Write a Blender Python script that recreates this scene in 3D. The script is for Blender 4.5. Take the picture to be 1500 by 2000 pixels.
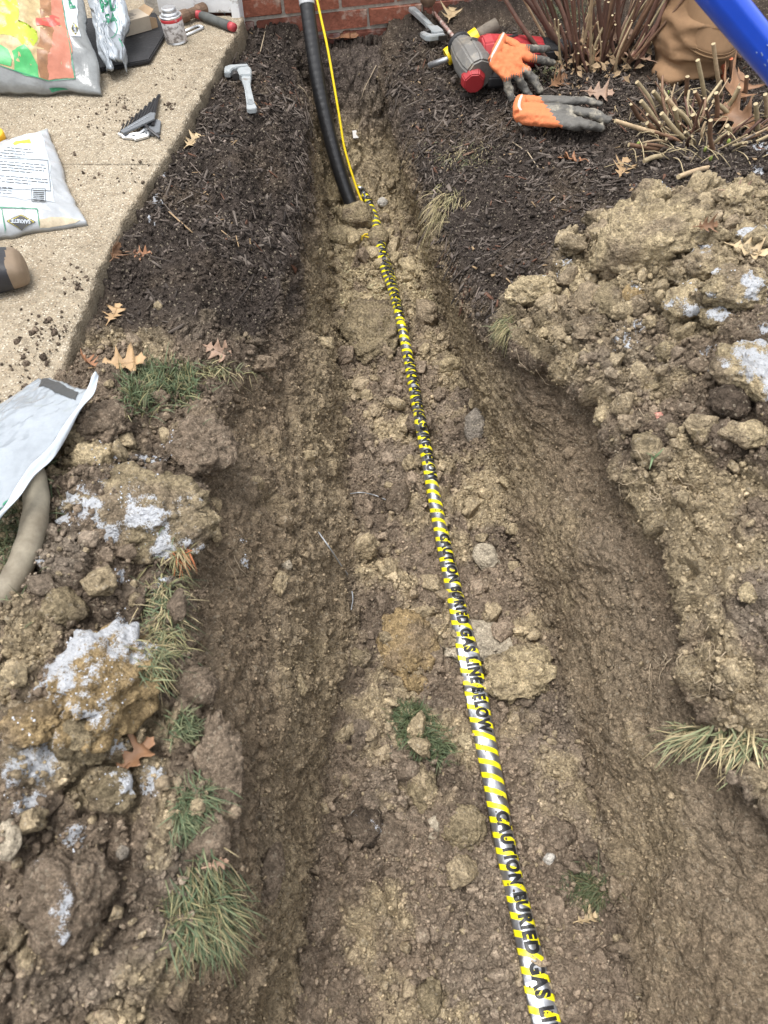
import bpy, bmesh, math
import numpy as np
from mathutils import Vector, Matrix
from mathutils.bvhtree import BVHTree

for o in list(bpy.data.objects):
    bpy.data.objects.remove(o)
scene = bpy.context.scene
COL = scene.collection
R = math.radians

# ------------------------------------------------------------------ camera
PITCH, CAM_H = 52.0, 1.10
cam_d = bpy.data.cameras.new('camera')
cam_d.sensor_fit = 'HORIZONTAL'; cam_d.sensor_width = 36.0; cam_d.lens = 36.0
cam_d.clip_start = 0.02; cam_d.clip_end = 200.0
cam_d.dof.use_dof = True; cam_d.dof.focus_distance = 1.95; cam_d.dof.aperture_fstop = 10.0
cam = bpy.data.objects.new('camera', cam_d); COL.objects.link(cam)
cam.location = (0, 0, CAM_H); cam.rotation_euler = (R(90 - PITCH), 0, 0)
scene.camera = cam

# ------------------------------------------------------------------ overcast daylight
SUN_EL, SUN_AZ = 78.0, 250.0       # azimuth clockwise from +Y: the bright part of the cloud, almost overhead
w = bpy.data.worlds.new('World'); scene.world = w; w.use_nodes = True
wn = w.node_tree; wn.nodes.clear()
sky = wn.nodes.new('ShaderNodeTexSky'); sky.sky_type = 'NISHITA'; sky.sun_disc = False
sky.sun_elevation = R(SUN_EL); sky.sun_rotation = R(SUN_AZ)
sky.air_density = 1.0; sky.dust_density = 3.0; sky.ozone_density = 1.0
hs = wn.nodes.new('ShaderNodeHueSaturation'); hs.inputs['Saturation'].default_value = 0.16   # cloud cover: a grey sky
bg = wn.nodes.new('ShaderNodeBackground'); bg.inputs['Strength'].default_value = 0.15
wo = wn.nodes.new('ShaderNodeOutputWorld')
wn.links.new(sky.outputs[0], hs.inputs['Color']); wn.links.new(hs.outputs[0], bg.inputs['Color'])
wn.links.new(bg.outputs[0], wo.inputs['Surface'])
sd = bpy.data.lights.new('sun', 'SUN'); sd.energy = 1.25; sd.angle = R(32); sd.color = (1.0, 0.965, 0.92)
sun = bpy.data.objects.new('sun', sd); COL.objects.link(sun)
_az, _el = R(SUN_AZ), R(SUN_EL)
to_sun = Vector((math.sin(_az) * math.cos(_el), math.cos(_az) * math.cos(_el), math.sin(_el)))
sun.rotation_euler = to_sun.to_track_quat('Z', 'Y').to_euler()
vs = scene.view_settings
vs.view_transform = 'Standard'; vs.look = 'None'; vs.gamma = 1.0; vs.use_curve_mapping = False
vs.exposure = 1.17

# ------------------------------------------------------------------ numbers and noise
rng = np.random.default_rng(11)
def ray(px, py):
    p = R(PITCH); u = (px - 750) / 1500.0; v = (1000 - py) / 1500.0
    return Vector((u, math.cos(p) + v * math.sin(p), -math.sin(p) + v * math.cos(p)))
def at(px, py, z):
    d = ray(px, py); t = (z - CAM_H) / d.z
    return Vector((d.x * t, d.y * t, z))
def aty(px, py, y):
    d = ray(px, py); t = y / d.y
    return Vector((d.x * t, y, CAM_H + d.z * t))
def atd(px, py, depth):
    d = ray(px, py) * depth
    return Vector((d.x, d.y, CAM_H + d.z))

def _hash(ix, iy, iz, seed):
    h = (ix.astype(np.int64) * 374761393 + iy.astype(np.int64) * 668265263 + iz.astype(np.int64) * 2147483647 + seed * 974634777) & 0xFFFFFFFF
    h = ((h ^ (h >> 13)) * 1274126177) & 0xFFFFFFFF
    h = ((h ^ (h >> 16)) * 2246822519) & 0xFFFFFFFF
    return ((h ^ (h >> 13)) & 0xFFFFFF) / float(0xFFFFFF)
def vnoise(p, scale, seed=0):
    """value noise in -1..1 for an (n,3) or (n,2) array"""
    q = np.asarray(p, float) * scale
    if q.shape[1] == 2: q = np.column_stack([q, np.zeros(len(q))])
    i = np.floor(q).astype(np.int64); f = q - i; f = f * f * f * (f * (f * 6 - 15) + 10)
    out = 0
    for dx in (0, 1):
        wx = f[:, 0] if dx else 1 - f[:, 0]
        for dy in (0, 1):
            wy = f[:, 1] if dy else 1 - f[:, 1]
            for dz in (0, 1):
                wz = f[:, 2] if dz else 1 - f[:, 2]
                out = out + wx * wy * wz * _hash(i[:, 0] + dx, i[:, 1] + dy, i[:, 2] + dz, seed)
    return out * 2 - 1
def fbm(p, scale, octv=4, seed=0, gain=0.5):
    a, s, t, n = 1.0, scale, 0, 0
    for k in range(octv):
        t = t + a * vnoise(p, s, seed + k * 17); n += a; a *= gain; s *= 2.03
    return t / n
def cells(p2, scale, seed=0):
    """2-D cellular noise: distance to nearest, to second nearest, random per cell"""
    q = np.asarray(p2, float) * scale
    i = np.floor(q).astype(np.int64); f1 = np.full(len(q), 9.0); f2 = f1.copy(); idr = np.zeros(len(q))
    z = np.zeros(len(q), np.int64)
    for dx in (-1, 0, 1):
        for dy in (-1, 0, 1):
            cx, cy = i[:, 0] + dx, i[:, 1] + dy
            hx, hy = _hash(cx, cy, z, seed), _hash(cx, cy, z, seed + 5)
            d = np.hypot(cx + hx - q[:, 0], cy + hy - q[:, 1])
            near = d < f1
            f2 = np.where(near, f1, np.minimum(f2, d))
            idr = np.where(near, _hash(cx, cy, z, seed + 9), idr)
            f1 = np.where(near, d, f1)
    return f1, f2, idr
def chunks(p2, scale, seed=0):
    """broken, tilted pieces with cracks between them (0..1)"""
    q = np.asarray(p2, float) * scale
    i = np.floor(q).astype(np.int64); f1 = np.full(len(q), 9.0); f2 = f1.copy(); h = np.zeros(len(q)); z = np.zeros(len(q), np.int64)
    for dx in (-1, 0, 1):
        for dy in (-1, 0, 1):
            a, b = i[:, 0] + dx, i[:, 1] + dy
            ox = q[:, 0] - a - _hash(a, b, z, seed); oy = q[:, 1] - b - _hash(a, b, z, seed + 5); d = np.hypot(ox, oy) * (.8 + .4 * _hash(a, b, z, seed + 6))
            hh = .15 + .75 * _hash(a, b, z, seed + 9) ** 1.4 + ox * (_hash(a, b, z, seed + 11) - .5) * 1.5 + oy * (_hash(a, b, z, seed + 13) - .5) * 1.5
            near = d < f1; f2 = np.where(near, f1, np.minimum(f2, d)); h = np.where(near, hh, h); f1 = np.where(near, d, f1)
    return np.clip(h, 0, 1.3) * smooth01(f2 - f1, .0, .16) + .15 * np.clip(1 - f1, 0, 1)
def smooth01(x, a, b):
    t = np.clip((x - a) / (b - a), 0, 1); return t * t * (3 - 2 * t)

# ------------------------------------------------------------------ object helpers
def tag(o, label=None, cat=None, group=None, kind=None):
    if label: o['label'] = label
    if cat: o['category'] = cat
    if group: o['group'] = group
    if kind: o['kind'] = kind
    return o
def mesh_from(name, verts, faces, mat=None, smooth=True):
    me = bpy.data.meshes.new(name)
    v = np.asarray(verts, dtype=np.float32).reshape(-1, 3)
    if isinstance(faces, np.ndarray):
        n, k = faces.shape
        me.vertices.add(len(v)); me.vertices.foreach_set('co', v.ravel())
        me.loops.add(n * k); me.loops.foreach_set('vertex_index', faces.astype(np.int32).ravel())
        me.polygons.add(n); me.polygons.foreach_set('loop_start', np.arange(0, n * k, k, dtype=np.int32))
        me.update(calc_edges=True)
    else:
        me.from_pydata([tuple(x) for x in v], [], faces)
        me.update()
    if smooth: me.polygons.foreach_set('use_smooth', np.ones(len(me.polygons), bool))
    if mat: me.materials.append(mat)
    me.validate()
    return me
def link(name, me, parent=None, local=False):
    o = bpy.data.objects.new(name, me); COL.objects.link(o)
    if parent is not None:
        o.parent = parent
        if not local: o.matrix_parent_inverse = parent.matrix_basis.inverted()
    return o
def setcol(me, cols, name='Col', alpha=None):
    a = me.color_attributes.new(name, 'FLOAT_COLOR', 'POINT')
    c = np.ones((len(me.vertices), 4), np.float32); c[:, :3] = cols; c[:, 3] = 0 if alpha is None else alpha
    a.data.foreach_set('color', c.ravel())
def empty(name, mat4=None, loc=None):
    o = bpy.data.objects.new(name, None); COL.objects.link(o); o.empty_display_size = 0.05
    if mat4 is not None: o.matrix_basis = mat4
    elif loc is not None: o.location = loc
    return o
def frame(p0, p1, up=(0, 0, 1)):
    x = (Vector(p1) - Vector(p0)).normalized(); z = Vector(up)
    z = (z - x * z.dot(x)).normalized(); y = z.cross(x)
    m = Matrix((x, y, z)).transposed().to_4x4(); m.translation = Vector(p0)
    return m

class MB:
    """collects simple shapes into one mesh"""
    def __init__(s): s.v = []; s.f = []
    def add(s, vs_, fs_):
        b = len(s.v); s.v += [tuple(x) for x in vs_]; s.f += [tuple(i + b for i in f) for f in fs_]; return s
    def box(s, lo, hi, m=None, bev=0.0):
        if bev <= 0:
            x0, y0, z0 = lo; x1, y1, z1 = hi
            vs_ = [(x0, y0, z0), (x1, y0, z0), (x1, y1, z0), (x0, y1, z0), (x0, y0, z1), (x1, y0, z1), (x1, y1, z1), (x0, y1, z1)]
            fs_ = [(0, 3, 2, 1), (4, 5, 6, 7), (0, 1, 5, 4), (1, 2, 6, 5), (2, 3, 7, 6), (3, 0, 4, 7)]
        else:
            bm = bmesh.new(); bmesh.ops.create_cube(bm, size=1)
            for v in bm.verts:
                v.co = Vector([(a + b) / 2 + c * (b - a) for a, b, c in zip(lo, hi, v.co)])
            bmesh.ops.bevel(bm, geom=list(bm.edges), offset=bev, segments=2, affect='EDGES', profile=0.6)
            bm.verts.index_update(); vs_ = [v.co.copy() for v in bm.verts]; fs_ = [[v.index for v in f.verts] for f in bm.faces]; bm.free()
        if m is not None: vs_ = [m @ Vector(v) for v in vs_]
        return s.add(vs_, fs_)
    def tube(s, pts, rad, n=10, caps=True, flat=1.0, up=(0, 0, 1)):
        pts = [Vector(p) for p in pts]
        if not hasattr(rad, '__len__'): rad = [rad] * len(pts)
        vs_ = []; fs_ = []; prev = None
        for i, p in enumerate(pts):
            t = (pts[min(i + 1, len(pts) - 1)] - pts[max(i - 1, 0)]).normalized()
            a = prev if prev is not None else Vector(up)
            a = a - t * a.dot(t)
            if a.length < 1e-4: a = t.orthogonal()
            a.normalize(); prev = a; b = t.cross(a)
            for k in range(n):
                q = 2 * math.pi * k / n
                vs_.append(p + (a * math.cos(q) * flat + b * math.sin(q)) * rad[i])
        for i in range(len(pts) - 1):
            for k in range(n):
                fs_.append((i * n + k, i * n + (k + 1) % n, (i + 1) * n + (k + 1) % n, (i + 1) * n + k))
        if caps:
            fs_.append(tuple(reversed(range(n)))); fs_.append(tuple(range((len(pts) - 1) * n, len(pts) * n)))
        return s.add(vs_, fs_)
    def lathe(s, prof, n=24, m=None):
        """prof: list of (r, z) bottom to top, about local z"""
        vs_ = []; fs_ = []
        for r, z in prof:
            for k in range(n):
                q = 2 * math.pi * k / n; vs_.append(Vector((r * math.cos(q), r * math.sin(q), z)))
        for i in range(len(prof) - 1):
            for k in range(n):
                fs_.append((i * n + k, i * n + (k + 1) % n, (i + 1) * n + (k + 1) % n, (i + 1) * n + k))
        fs_.append(tuple(reversed(range(n)))); fs_.append(tuple(range((len(prof) - 1) * n, len(prof) * n)))
        if m is not None: vs_ = [m @ v for v in vs_]
        return s.add(vs_, fs_)
    def prism(s, poly, z0, z1, m=None):
        n = len(poly)
        vs_ = [Vector((x, y, z0)) for x, y in poly] + [Vector((x, y, z1)) for x, y in poly]
        fs_ = [tuple(reversed(range(n))), tuple(range(n, 2 * n))] + [(i, (i + 1) % n, n + (i + 1) % n, n + i) for i in range(n)]
        if m is not None: vs_ = [m @ v for v in vs_]
        return s.add(vs_, fs_)
    def ball(s, c, r, m=None, seg=12):
        bm = bmesh.new(); bmesh.ops.create_uvsphere(bm, u_segments=seg, v_segments=max(6, seg // 2 + 2), radius=1)
        bm.verts.index_update()
        rr = r if hasattr(r, '__len__') else (r, r, r)
        vs_ = [Vector((c[0] + v.co.x * rr[0], c[1] + v.co.y * rr[1], c[2] + v.co.z * rr[2])) for v in bm.verts]
        fs_ = [[v.index for v in f.verts] for f in bm.faces]; bm.free()
        if m is not None: vs_ = [m @ v for v in vs_]
        return s.add(vs_, fs_)
    def build(s, name, mat, parent=None, local=False, smooth=False, bevel=0.0):
        me = mesh_from(name, s.v, s.f, mat, smooth)
        bm = bmesh.new(); bm.from_mesh(me); bmesh.ops.recalc_face_normals(bm, faces=bm.faces)
        if bevel > 0:
            ed = [e for e in bm.edges if len(e.link_faces) == 2 and e.calc_face_angle() > 0.5]
            bmesh.ops.bevel(bm, geom=ed, offset=bevel, segments=2, affect='EDGES', clamp_overlap=True)
        bm.to_mesh(me); bm.free()
        if bevel > 0: me.polygons.foreach_set('use_smooth', np.zeros(len(me.polygons), bool))
        return link(name, me, parent, local)
def remesh(mb, voxel, smooth_n=6, post=None):
    """melt overlapping shapes into one continuous skin; returns (verts, faces)"""
    me = mesh_from('tmp', mb.v, mb.f, None, True)
    bm = bmesh.new(); bm.from_mesh(me); bmesh.ops.recalc_face_normals(bm, faces=bm.faces); bm.to_mesh(me); bm.free()
    o = bpy.data.objects.new('tmp', me); COL.objects.link(o)
    md = o.modifiers.new('r', 'REMESH'); md.mode = 'VOXEL'; md.voxel_size = voxel
    ms = o.modifiers.new('s', 'SMOOTH'); ms.iterations = smooth_n; ms.factor = 0.5
    dg = bpy.context.evaluated_depsgraph_get(); ev = o.evaluated_get(dg); m2 = ev.to_mesh()
    v = np.empty(len(m2.vertices) * 3, np.float32); m2.vertices.foreach_get('co', v); v = v.reshape(-1, 3).astype(float)
    f = [tuple(p.vertices) for p in m2.polygons]
    nrm = np.empty(len(m2.vertices) * 3, np.float32); m2.vertices.foreach_get('normal', nrm); nrm = nrm.reshape(-1, 3)
    ev.to_mesh_clear(); bpy.data.objects.remove(o); bpy.data.meshes.remove(me)
    if post is not None: v = post(v, nrm)
    return v, f
def split_build(name_mat, v, f, which, parent, local):
    """one remeshed skin cut into parts: which(centroid array) -> index into name_mat"""
    cen = np.array([v[list(q)].mean(0) for q in f]); w_ = which(cen); out = []
    for k, (nm, mt) in enumerate(name_mat):
        idx = np.nonzero(w_ == k)[0]
        if not len(idx): out.append(None); continue
        used = sorted({i for q in idx for i in f[q]}); mp = {a: b for b, a in enumerate(used)}
        me = mesh_from(nm, v[used], [tuple(mp[i] for i in f[q]) for q in idx], mt, True)
        out.append(link(nm, me, parent, local))
    return out
def text_mesh(body, cuts=0.0, bold=0.0, spacing=1.0):
    """lettering as flat triangles, cap height about 0.7, starting at x = 0"""
    cu = bpy.data.curves.new('t', 'FONT'); cu.body = body; cu.size = 1.0; cu.offset = bold; cu.space_character = spacing; cu.resolution_u = 4
    o = bpy.data.objects.new('t', cu); COL.objects.link(o)
    dg = bpy.context.evaluated_depsgraph_get(); me = bpy.data.meshes.new_from_object(o.evaluated_get(dg))
    bpy.data.objects.remove(o); bpy.data.curves.remove(cu)
    bm = bmesh.new(); bm.from_mesh(me); bpy.data.meshes.remove(me)
    bmesh.ops.triangulate(bm, faces=bm.faces)
    if cuts > 0:
        for _ in range(4):
            e = [e for e in bm.edges if e.calc_length() > cuts]
            if not e: break
            bmesh.ops.subdivide_edges(bm, edges=e, cuts=1); bmesh.ops.triangulate(bm, faces=[q for q in bm.faces if len(q.verts) > 3])
    bm.verts.index_update(); v = np.array([tuple(x.co) for x in bm.verts]); f = [tuple(x.index for x in q.verts) for q in bm.faces]; bm.free()
    v[:, 0] -= v[:, 0].min()
    return v, f
# ------------------------------------------------------------------ materials
def mat(name, col, rough=0.7, metal=0.0, var=0.0, vscale=30.0, bump=0.0, bscale=120.0, col2=None, mscale=8.0, mlo=0.45, mhi=0.6, spec=0.5, alpha=1.0, attr=None, trans=0.0, coat=0.0):
    m = bpy.data.materials.new(name); m.use_nodes = True; nt = m.node_tree; N = nt.nodes; Lk = nt.links
    b = N['Principled BSDF']; b.inputs['Roughness'].default_value = rough; b.inputs['Metallic'].default_value = metal
    b.inputs['Specular IOR Level'].default_value = spec; b.inputs['Alpha'].default_value = alpha
    b.inputs['Transmission Weight'].default_value = trans; b.inputs['Coat Weight'].default_value = coat
    tc = N.new('ShaderNodeTexCoord')
    src = None
    if attr:
        a = N.new('ShaderNodeVertexColor'); a.layer_name = attr; src = a.outputs['Color']
    else:
        rgb = N.new('ShaderNodeRGB'); rgb.outputs[0].default_value = (*col, 1); src = rgb.outputs[0]
    if col2 is not None:
        n = N.new('ShaderNodeTexNoise'); n.inputs['Scale'].default_value = mscale; n.inputs['Detail'].default_value = 6; n.inputs['Roughness'].default_value = 0.65
        Lk.new(tc.outputs['Object'], n.inputs['Vector'])
        mr = N.new('ShaderNodeMapRange'); mr.inputs['From Min'].default_value = mlo; mr.inputs['From Max'].default_value = mhi
        Lk.new(n.outputs['Fac'], mr.inputs['Value'])
        mx = N.new('ShaderNodeMix'); mx.data_type = 'RGBA'; Lk.new(mr.outputs[0], mx.inputs['Factor'])
        Lk.new(src, mx.inputs['A']); mx.inputs['B'].default_value = (*col2, 1); src = mx.outputs['Result']
    if var > 0:
        n = N.new('ShaderNodeTexNoise'); n.inputs['Scale'].default_value = vscale; n.inputs['Detail'].default_value = 5; n.inputs['Roughness'].default_value = 0.7
        Lk.new(tc.outputs['Object'], n.inputs['Vector'])
        mr = N.new('ShaderNodeMapRange'); mr.inputs['From Min'].default_value = 0.25; mr.inputs['From Max'].default_value = 0.75
        mr.inputs['To Min'].default_value = 1 - var; mr.inputs['To Max'].default_value = 1 + var; Lk.new(n.outputs['Fac'], mr.inputs['Value'])
        mx = N.new('ShaderNodeVectorMath'); mx.operation = 'SCALE'; Lk.new(src, mx.inputs[0]); Lk.new(mr.outputs[0], mx.inputs['Scale']); src = mx.outputs[0]
    Lk.new(src, b.inputs['Base Color'])
    if bump > 0:
        n = N.new('ShaderNodeTexNoise'); n.inputs['Scale'].default_value = bscale; n.inputs['Detail'].default_value = 4; Lk.new(tc.outputs['Object'], n.inputs['Vector'])
        bp = N.new('ShaderNodeBump'); bp.inputs['Strength'].default_value = 1.0; bp.inputs['Distance'].default_value = bump
        Lk.new(n.outputs['Fac'], bp.inputs['Height']); Lk.new(bp.outputs[0], b.inputs['Normal'])
    return m

def soil_material(name, grain=1.0, inst=False):
    m = bpy.data.materials.new(name); m.use_nodes = True; nt = m.node_tree; N = nt.nodes; Lk = nt.links
    b = N['Principled BSDF']; b.inputs['Roughness'].default_value = 0.95; b.inputs['Specular IOR Level'].default_value = 0.12
    tc = N.new('ShaderNodeNewGeometry'); a = N.new('ShaderNodeAttribute' if inst else 'ShaderNodeVertexColor')
    if inst: a.attribute_type = 'INSTANCER'; a.attribute_name = 'icol'
    else: a.layer_name = 'Col'
    def noise(scale, det=5, rough=0.65):
        n = N.new('ShaderNodeTexNoise'); n.inputs['Scale'].default_value = scale; n.inputs['Detail'].default_value = det; n.inputs['Roughness'].default_value = rough
        Lk.new(tc.outputs['Position'], n.inputs['Vector']); return n.outputs['Fac']
    def rng_(s, a0, a1, b0, b1):
        r = N.new('ShaderNodeMapRange'); r.inputs['From Min'].default_value = a0; r.inputs['From Max'].default_value = a1
        r.inputs['To Min'].default_value = b0; r.inputs['To Max'].default_value = b1; Lk.new(s, r.inputs['Value']); return r.outputs[0]
    def mul(x, y):
        q = N.new('ShaderNodeMath'); q.operation = 'MULTIPLY'; Lk.new(x, q.inputs[0]); Lk.new(y, q.inputs[1]); return q.outputs[0]
    vo = N.new('ShaderNodeTexVoronoi'); vo.inputs['Scale'].default_value = 260; Lk.new(tc.outputs['Position'], vo.inputs['Vector'])
    vo2 = N.new('ShaderNodeTexVoronoi'); vo2.inputs['Scale'].default_value = 95; Lk.new(tc.outputs['Position'], vo2.inputs['Vector'])
    sep = N.new('ShaderNodeSeparateColor'); Lk.new(vo.outputs['Color'], sep.inputs[0])
    sep2 = N.new('ShaderNodeSeparateColor'); Lk.new(vo2.outputs['Color'], sep2.inputs[0])
    f = mul(rng_(noise(55), 0.25, 0.75, 0.56, 1.44), rng_(noise(420, 3), 0.25, 0.75, 0.6, 1.4))
    f = mul(f, rng_(sep.outputs[0], 0, 1, 0.72, 1.28)); f = mul(f, rng_(sep2.outputs[1], 0, 1, 0.85, 1.15))
    sc = N.new('ShaderNodeVectorMath'); sc.operation = 'SCALE'; Lk.new(a.outputs['Color'], sc.inputs[0]); Lk.new(f, sc.inputs['Scale'])
    # a few pale grit specks
    sp = rng_(sep.outputs[2], 0.955, 0.965, 0.0, 0.55)
    mx = N.new('ShaderNodeMix'); mx.data_type = 'RGBA'; Lk.new(sp, mx.inputs['Factor']); Lk.new(sc.outputs[0], mx.inputs['A']); mx.inputs['B'].default_value = (0.42, 0.36, 0.27, 1)
    sn = N.new('ShaderNodeMath'); sn.operation = 'ADD'; (Lk.new(a.outputs['Alpha'], sn.inputs[0]) if not inst else None); sn0 = N.new('ShaderNodeMath'); sn0.operation = 'ADD'; Lk.new(rng_(noise(420, 4, .75), .2, .8, -.65, .55), sn0.inputs[0]); Lk.new(rng_(noise(90, 4, .7), .25, .75, -.55, .45), sn0.inputs[1]); Lk.new(sn0.outputs[0], sn.inputs[1])
    ms = N.new('ShaderNodeMix'); ms.data_type = 'RGBA'; Lk.new(rng_(sn.outputs[0], .45, .68, 0, .0 if inst else .88), ms.inputs['Factor']); Lk.new(mx.outputs['Result'], ms.inputs['A']); ms.inputs['B'].default_value = (.68, .71, .76, 1)
    Lk.new(ms.outputs['Result'], b.inputs['Base Color'])
    h = N.new('ShaderNodeMath'); h.operation = 'ADD'
    h2 = N.new('ShaderNodeMath'); h2.operation = 'ADD'
    Lk.new(rng_(vo.outputs['Distance'], 0, 0.6, 0.35, 0.0), h.inputs[0]); Lk.new(rng_(vo2.outputs['Distance'], 0, 0.6, 1.0, 0.0), h.inputs[1])
    Lk.new(h.outputs[0], h2.inputs[0]); Lk.new(rng_(noise(180, 6, 0.7), 0.2, 0.8, 0, 1.1), h2.inputs[1])
    bp = N.new('ShaderNodeBump'); bp.inputs['Strength'].default_value = 1.0; bp.inputs['Distance'].default_value = 0.0060 * grain
    Lk.new(h2.outputs[0], bp.inputs['Height']); Lk.new(bp.outputs[0], b.inputs['Normal'])
    return m
# ------------------------------------------------------------------ the ground: bed, trench and spoil in one sheet
def line(pts, lo=None, hi=None):
    a = sorted([tuple(at(*p)) for p in pts], key=lambda q: q[1])
    a = np.array([(q[1], q[0], q[2]) for q in a])
    if lo: a = np.vstack([lo, a])
    if hi: a = np.vstack([a, hi])
    return a
def wline(*rows): return np.array(rows, float)          # rows of (y, x, z)
L_A = wline((-4, -8, -.05), (6, -8, -.05))
L_B = wline((-4, -.80, -.02), (.2, -.78, .02), (.85, -.80, .02), (1.0, -.78, .04), (1.2, -.76, .07), (2.0, -.76, .07), (2.6, -.76, .04), (6, -.76, .0))
L_C = wline((-4, -.5, .02), (-.2, -.46, .05), (.1, -.47, .09), (.35, -.47, .16), (.6, -.46, .15), (.85, -.46, .16), (1.02, -.45, .12), (1.18, -.45, .05), (1.35, -.43, .045), (2.0, -.40, .05), (2.7, -.40, .03), (6, -.4, .01))
L_D = line([(570, 75, 0), (580, 200, -.02), (588, 300, -.04), (572, 450, -.05), (540, 600, -.03), (480, 780, .02), (440, 900, .06), (425, 1000, .07), (395, 1120, .06), (430, 1300, .06), (470, 1480, .05), (490, 1650, .03), (470, 1780, .02), (430, 1880, 0)], [(-4, -.3, -.05), (0, -.24, -.04)], [(3.05, -.30, .01), (6, -.3, .01)])
L_F = line([(640, 420, -.43), (652, 560, -.43), (655, 700, -.44), (672, 900, -.44), (690, 1050, -.44), (690, 1250, -.44), (650, 1450, -.45), (620, 1650, -.45), (570, 1850, -.45), (540, 2000, -.45)], [(-4, -.18, -.3)], [(2.74, -.24, -.30), (2.88, -.25, -.02), (6, -.25, .01)])
L_H = line([(800, 400, -.42), (832, 500, -.43), (878, 650, -.43), (935, 800, -.44), (985, 950, -.44), (1015, 1100, -.44), (1075, 1250, -.44), (1115, 1400, -.45), (1180, 1650, -.45), (1215, 1800, -.45), (1250, 2000, -.45)], [(-4, .42, -.3)], [(2.74, .045, -.28), (2.88, .03, -.02), (6, .03, .01)])
L_I = line([(755, 75, 0), (790, 220, -.06), (828, 330, -.10), (885, 480, -.10), (955, 590, -.06), (1000, 680, -.03), (1150, 770, .0), (1175, 850, .0), (1185, 950, 0), (1270, 1040, 0), (1300, 1150, -.02), (1315, 1300, -.05), (1345, 1400, -.06), (1420, 1520, -.06), (1500, 1580, -.06)], [(-4, .6, -.06), (.1, .62, -.08)], [(3.05, .03, .01), (6, .03, .01)])
L_J = wline((-4, .85, 0), (.2, .80, .02), (.6, .72, .06), (1.0, .70, .15), (1.35, .68, .19), (1.58, .66, .15), (1.78, .60, .04), (1.95, .55, .01), (2.4, .48, .01), (2.9, .40, .03), (6, .4, .03))
L_K = wline((-4, 1.5, 0), (.4, 1.4, .06), (1.2, 1.35, .26), (1.6, 1.35, .22), (1.85, 1.35, .10), (2.4, 1.3, .06), (6, 1.3, .06))
L_L = wline((-4, 8, 0), (6, 8, 0))
def mid(a, b, t, dz=0.0, dx=0.0):
    ys = np.unique(np.concatenate([a[:, 0], b[:, 0]]))
    ax, az = np.interp(ys, a[:, 0], a[:, 1]), np.interp(ys, a[:, 0], a[:, 2])
    bx, bz = np.interp(ys, b[:, 0], b[:, 1]), np.interp(ys, b[:, 0], b[:, 2])
    return np.column_stack([ys, ax + (bx - ax) * t + dx, az + (bz - az) * t + dz])
def lipped(a, sgn):
    b = a.copy(); near = 1 - smooth01(b[:, 0], 1.2, 1.5); b[:, 1] += (.018 * near - .030 * (1 - near)) if sgn > 0 else (.030 * near + .016 * (1 - near)); b[:, 2] -= .065; return b
def shove(a, d, y1):
    b = a.copy(); b[:, 1] += d * (1 - smooth01(b[:, 0], y1, y1 + .25)); return b
L_D, L_I = shove(L_D, -.060, 1.15), shove(L_I, .030, 1.3)
L_D2, L_I2 = lipped(L_D, -1), lipped(L_I, 1)
L_E = mid(L_D, L_F, .52); _w = 1 - smooth01(L_E[:, 0], 1.35, 1.7); L_E[:, 1] += .020 * _w - .012 * (1 - _w); L_E[:, 2] += .015 * _w; L_G = mid(L_F, L_H, .5, -.008); L_N = mid(L_H, L_I, .5, .0, -.004)
LINES = [L_A, L_B, L_C, L_D, L_D2, L_E, L_F, L_G, L_H, L_N, L_I2, L_I, L_J, L_K, L_L]
KEY = np.array([0, 1, 2, 3, 3.35, 4, 5, 6, 7, 8, 8.65, 9, 10, 11, 12])
NS = [22, 80, 70, 24, 50, 56, 70, 70, 56, 50, 24, 110, 110, 22]
ys = np.concatenate([np.linspace(-4, -.36, 16), np.arange(-.34, 3.0, .0046), np.linspace(3.0, 6, 20)])
cc = np.concatenate([np.linspace(k, k + 1, n, endpoint=False) for k, n in enumerate(NS)] + [[len(NS)]])
cc[:NS[0]] = 1 - (1 - cc[:NS[0]]) ** 1.0
cx = np.array([np.interp(ys, l[:, 0], l[:, 1]) for l in LINES]).T      # rows x 13
cz = np.array([np.interp(ys, l[:, 0], l[:, 2]) for l in LINES]).T
def lerp_c(a):
    k = np.clip(cc.astype(int), 0, len(NS) - 1); t = cc - k
    return a[:, k] * (1 - t) + a[:, k + 1] * t
def gsm(a, sig, axis):
    n = int(sig * 3); kx = np.exp(-.5 * (np.arange(-n, n + 1) / sig) ** 2); kx /= kx.sum()
    p = [(0, 0), (0, 0)]; p[axis] = (n, n)
    b = np.pad(a, p, mode='edge'); out = 0
    for i, wgt in enumerate(kx):
        sl = [slice(None)] * 2; sl[axis] = slice(i, i + a.shape[axis]); out = out + wgt * b[tuple(sl)]
    return out
TX, TZ = lerp_c(cx), lerp_c(cz)
_x, _z = TX.copy(), TZ.copy()
TX, TZ = gsm(gsm(TX, 3.2, 1), 7, 0), gsm(gsm(TZ, 3.2, 1), 7, 0)
TX[:, :NS[0]] = _x[:, :NS[0]]; TX[:, -NS[-1]:] = _x[:, -NS[-1]:]
TY = np.repeat(ys[:, None], len(cc), 1)
cc = np.interp(cc, np.arange(len(KEY)), KEY)          # back to the names used below: 3 left rim, 5 and 7 toes, 9 right rim
CCm = np.repeat(cc[None, :], len(ys), 0)
nr, nc = TX.shape
ds = np.hypot(np.diff(TX, axis=1), np.diff(TZ, axis=1)); S = np.concatenate([np.zeros((nr, 1)), np.cumsum(ds, 1)], 1)
S -= S[:, [int(np.searchsorted(cc, 6))]]
P3 = np.column_stack([TX.ravel(), TY.ravel(), TZ.ravel()]); PS = np.column_stack([S.ravel(), TY.ravel()])
# slightly warped coordinates so the lumps are not regular
PW = PS + np.column_stack([fbm(PS, 14, 3, 3), fbm(PS, 14, 3, 4)]) * .018
x, y, c = P3[:, 0], P3[:, 1], CCm.ravel()
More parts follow.
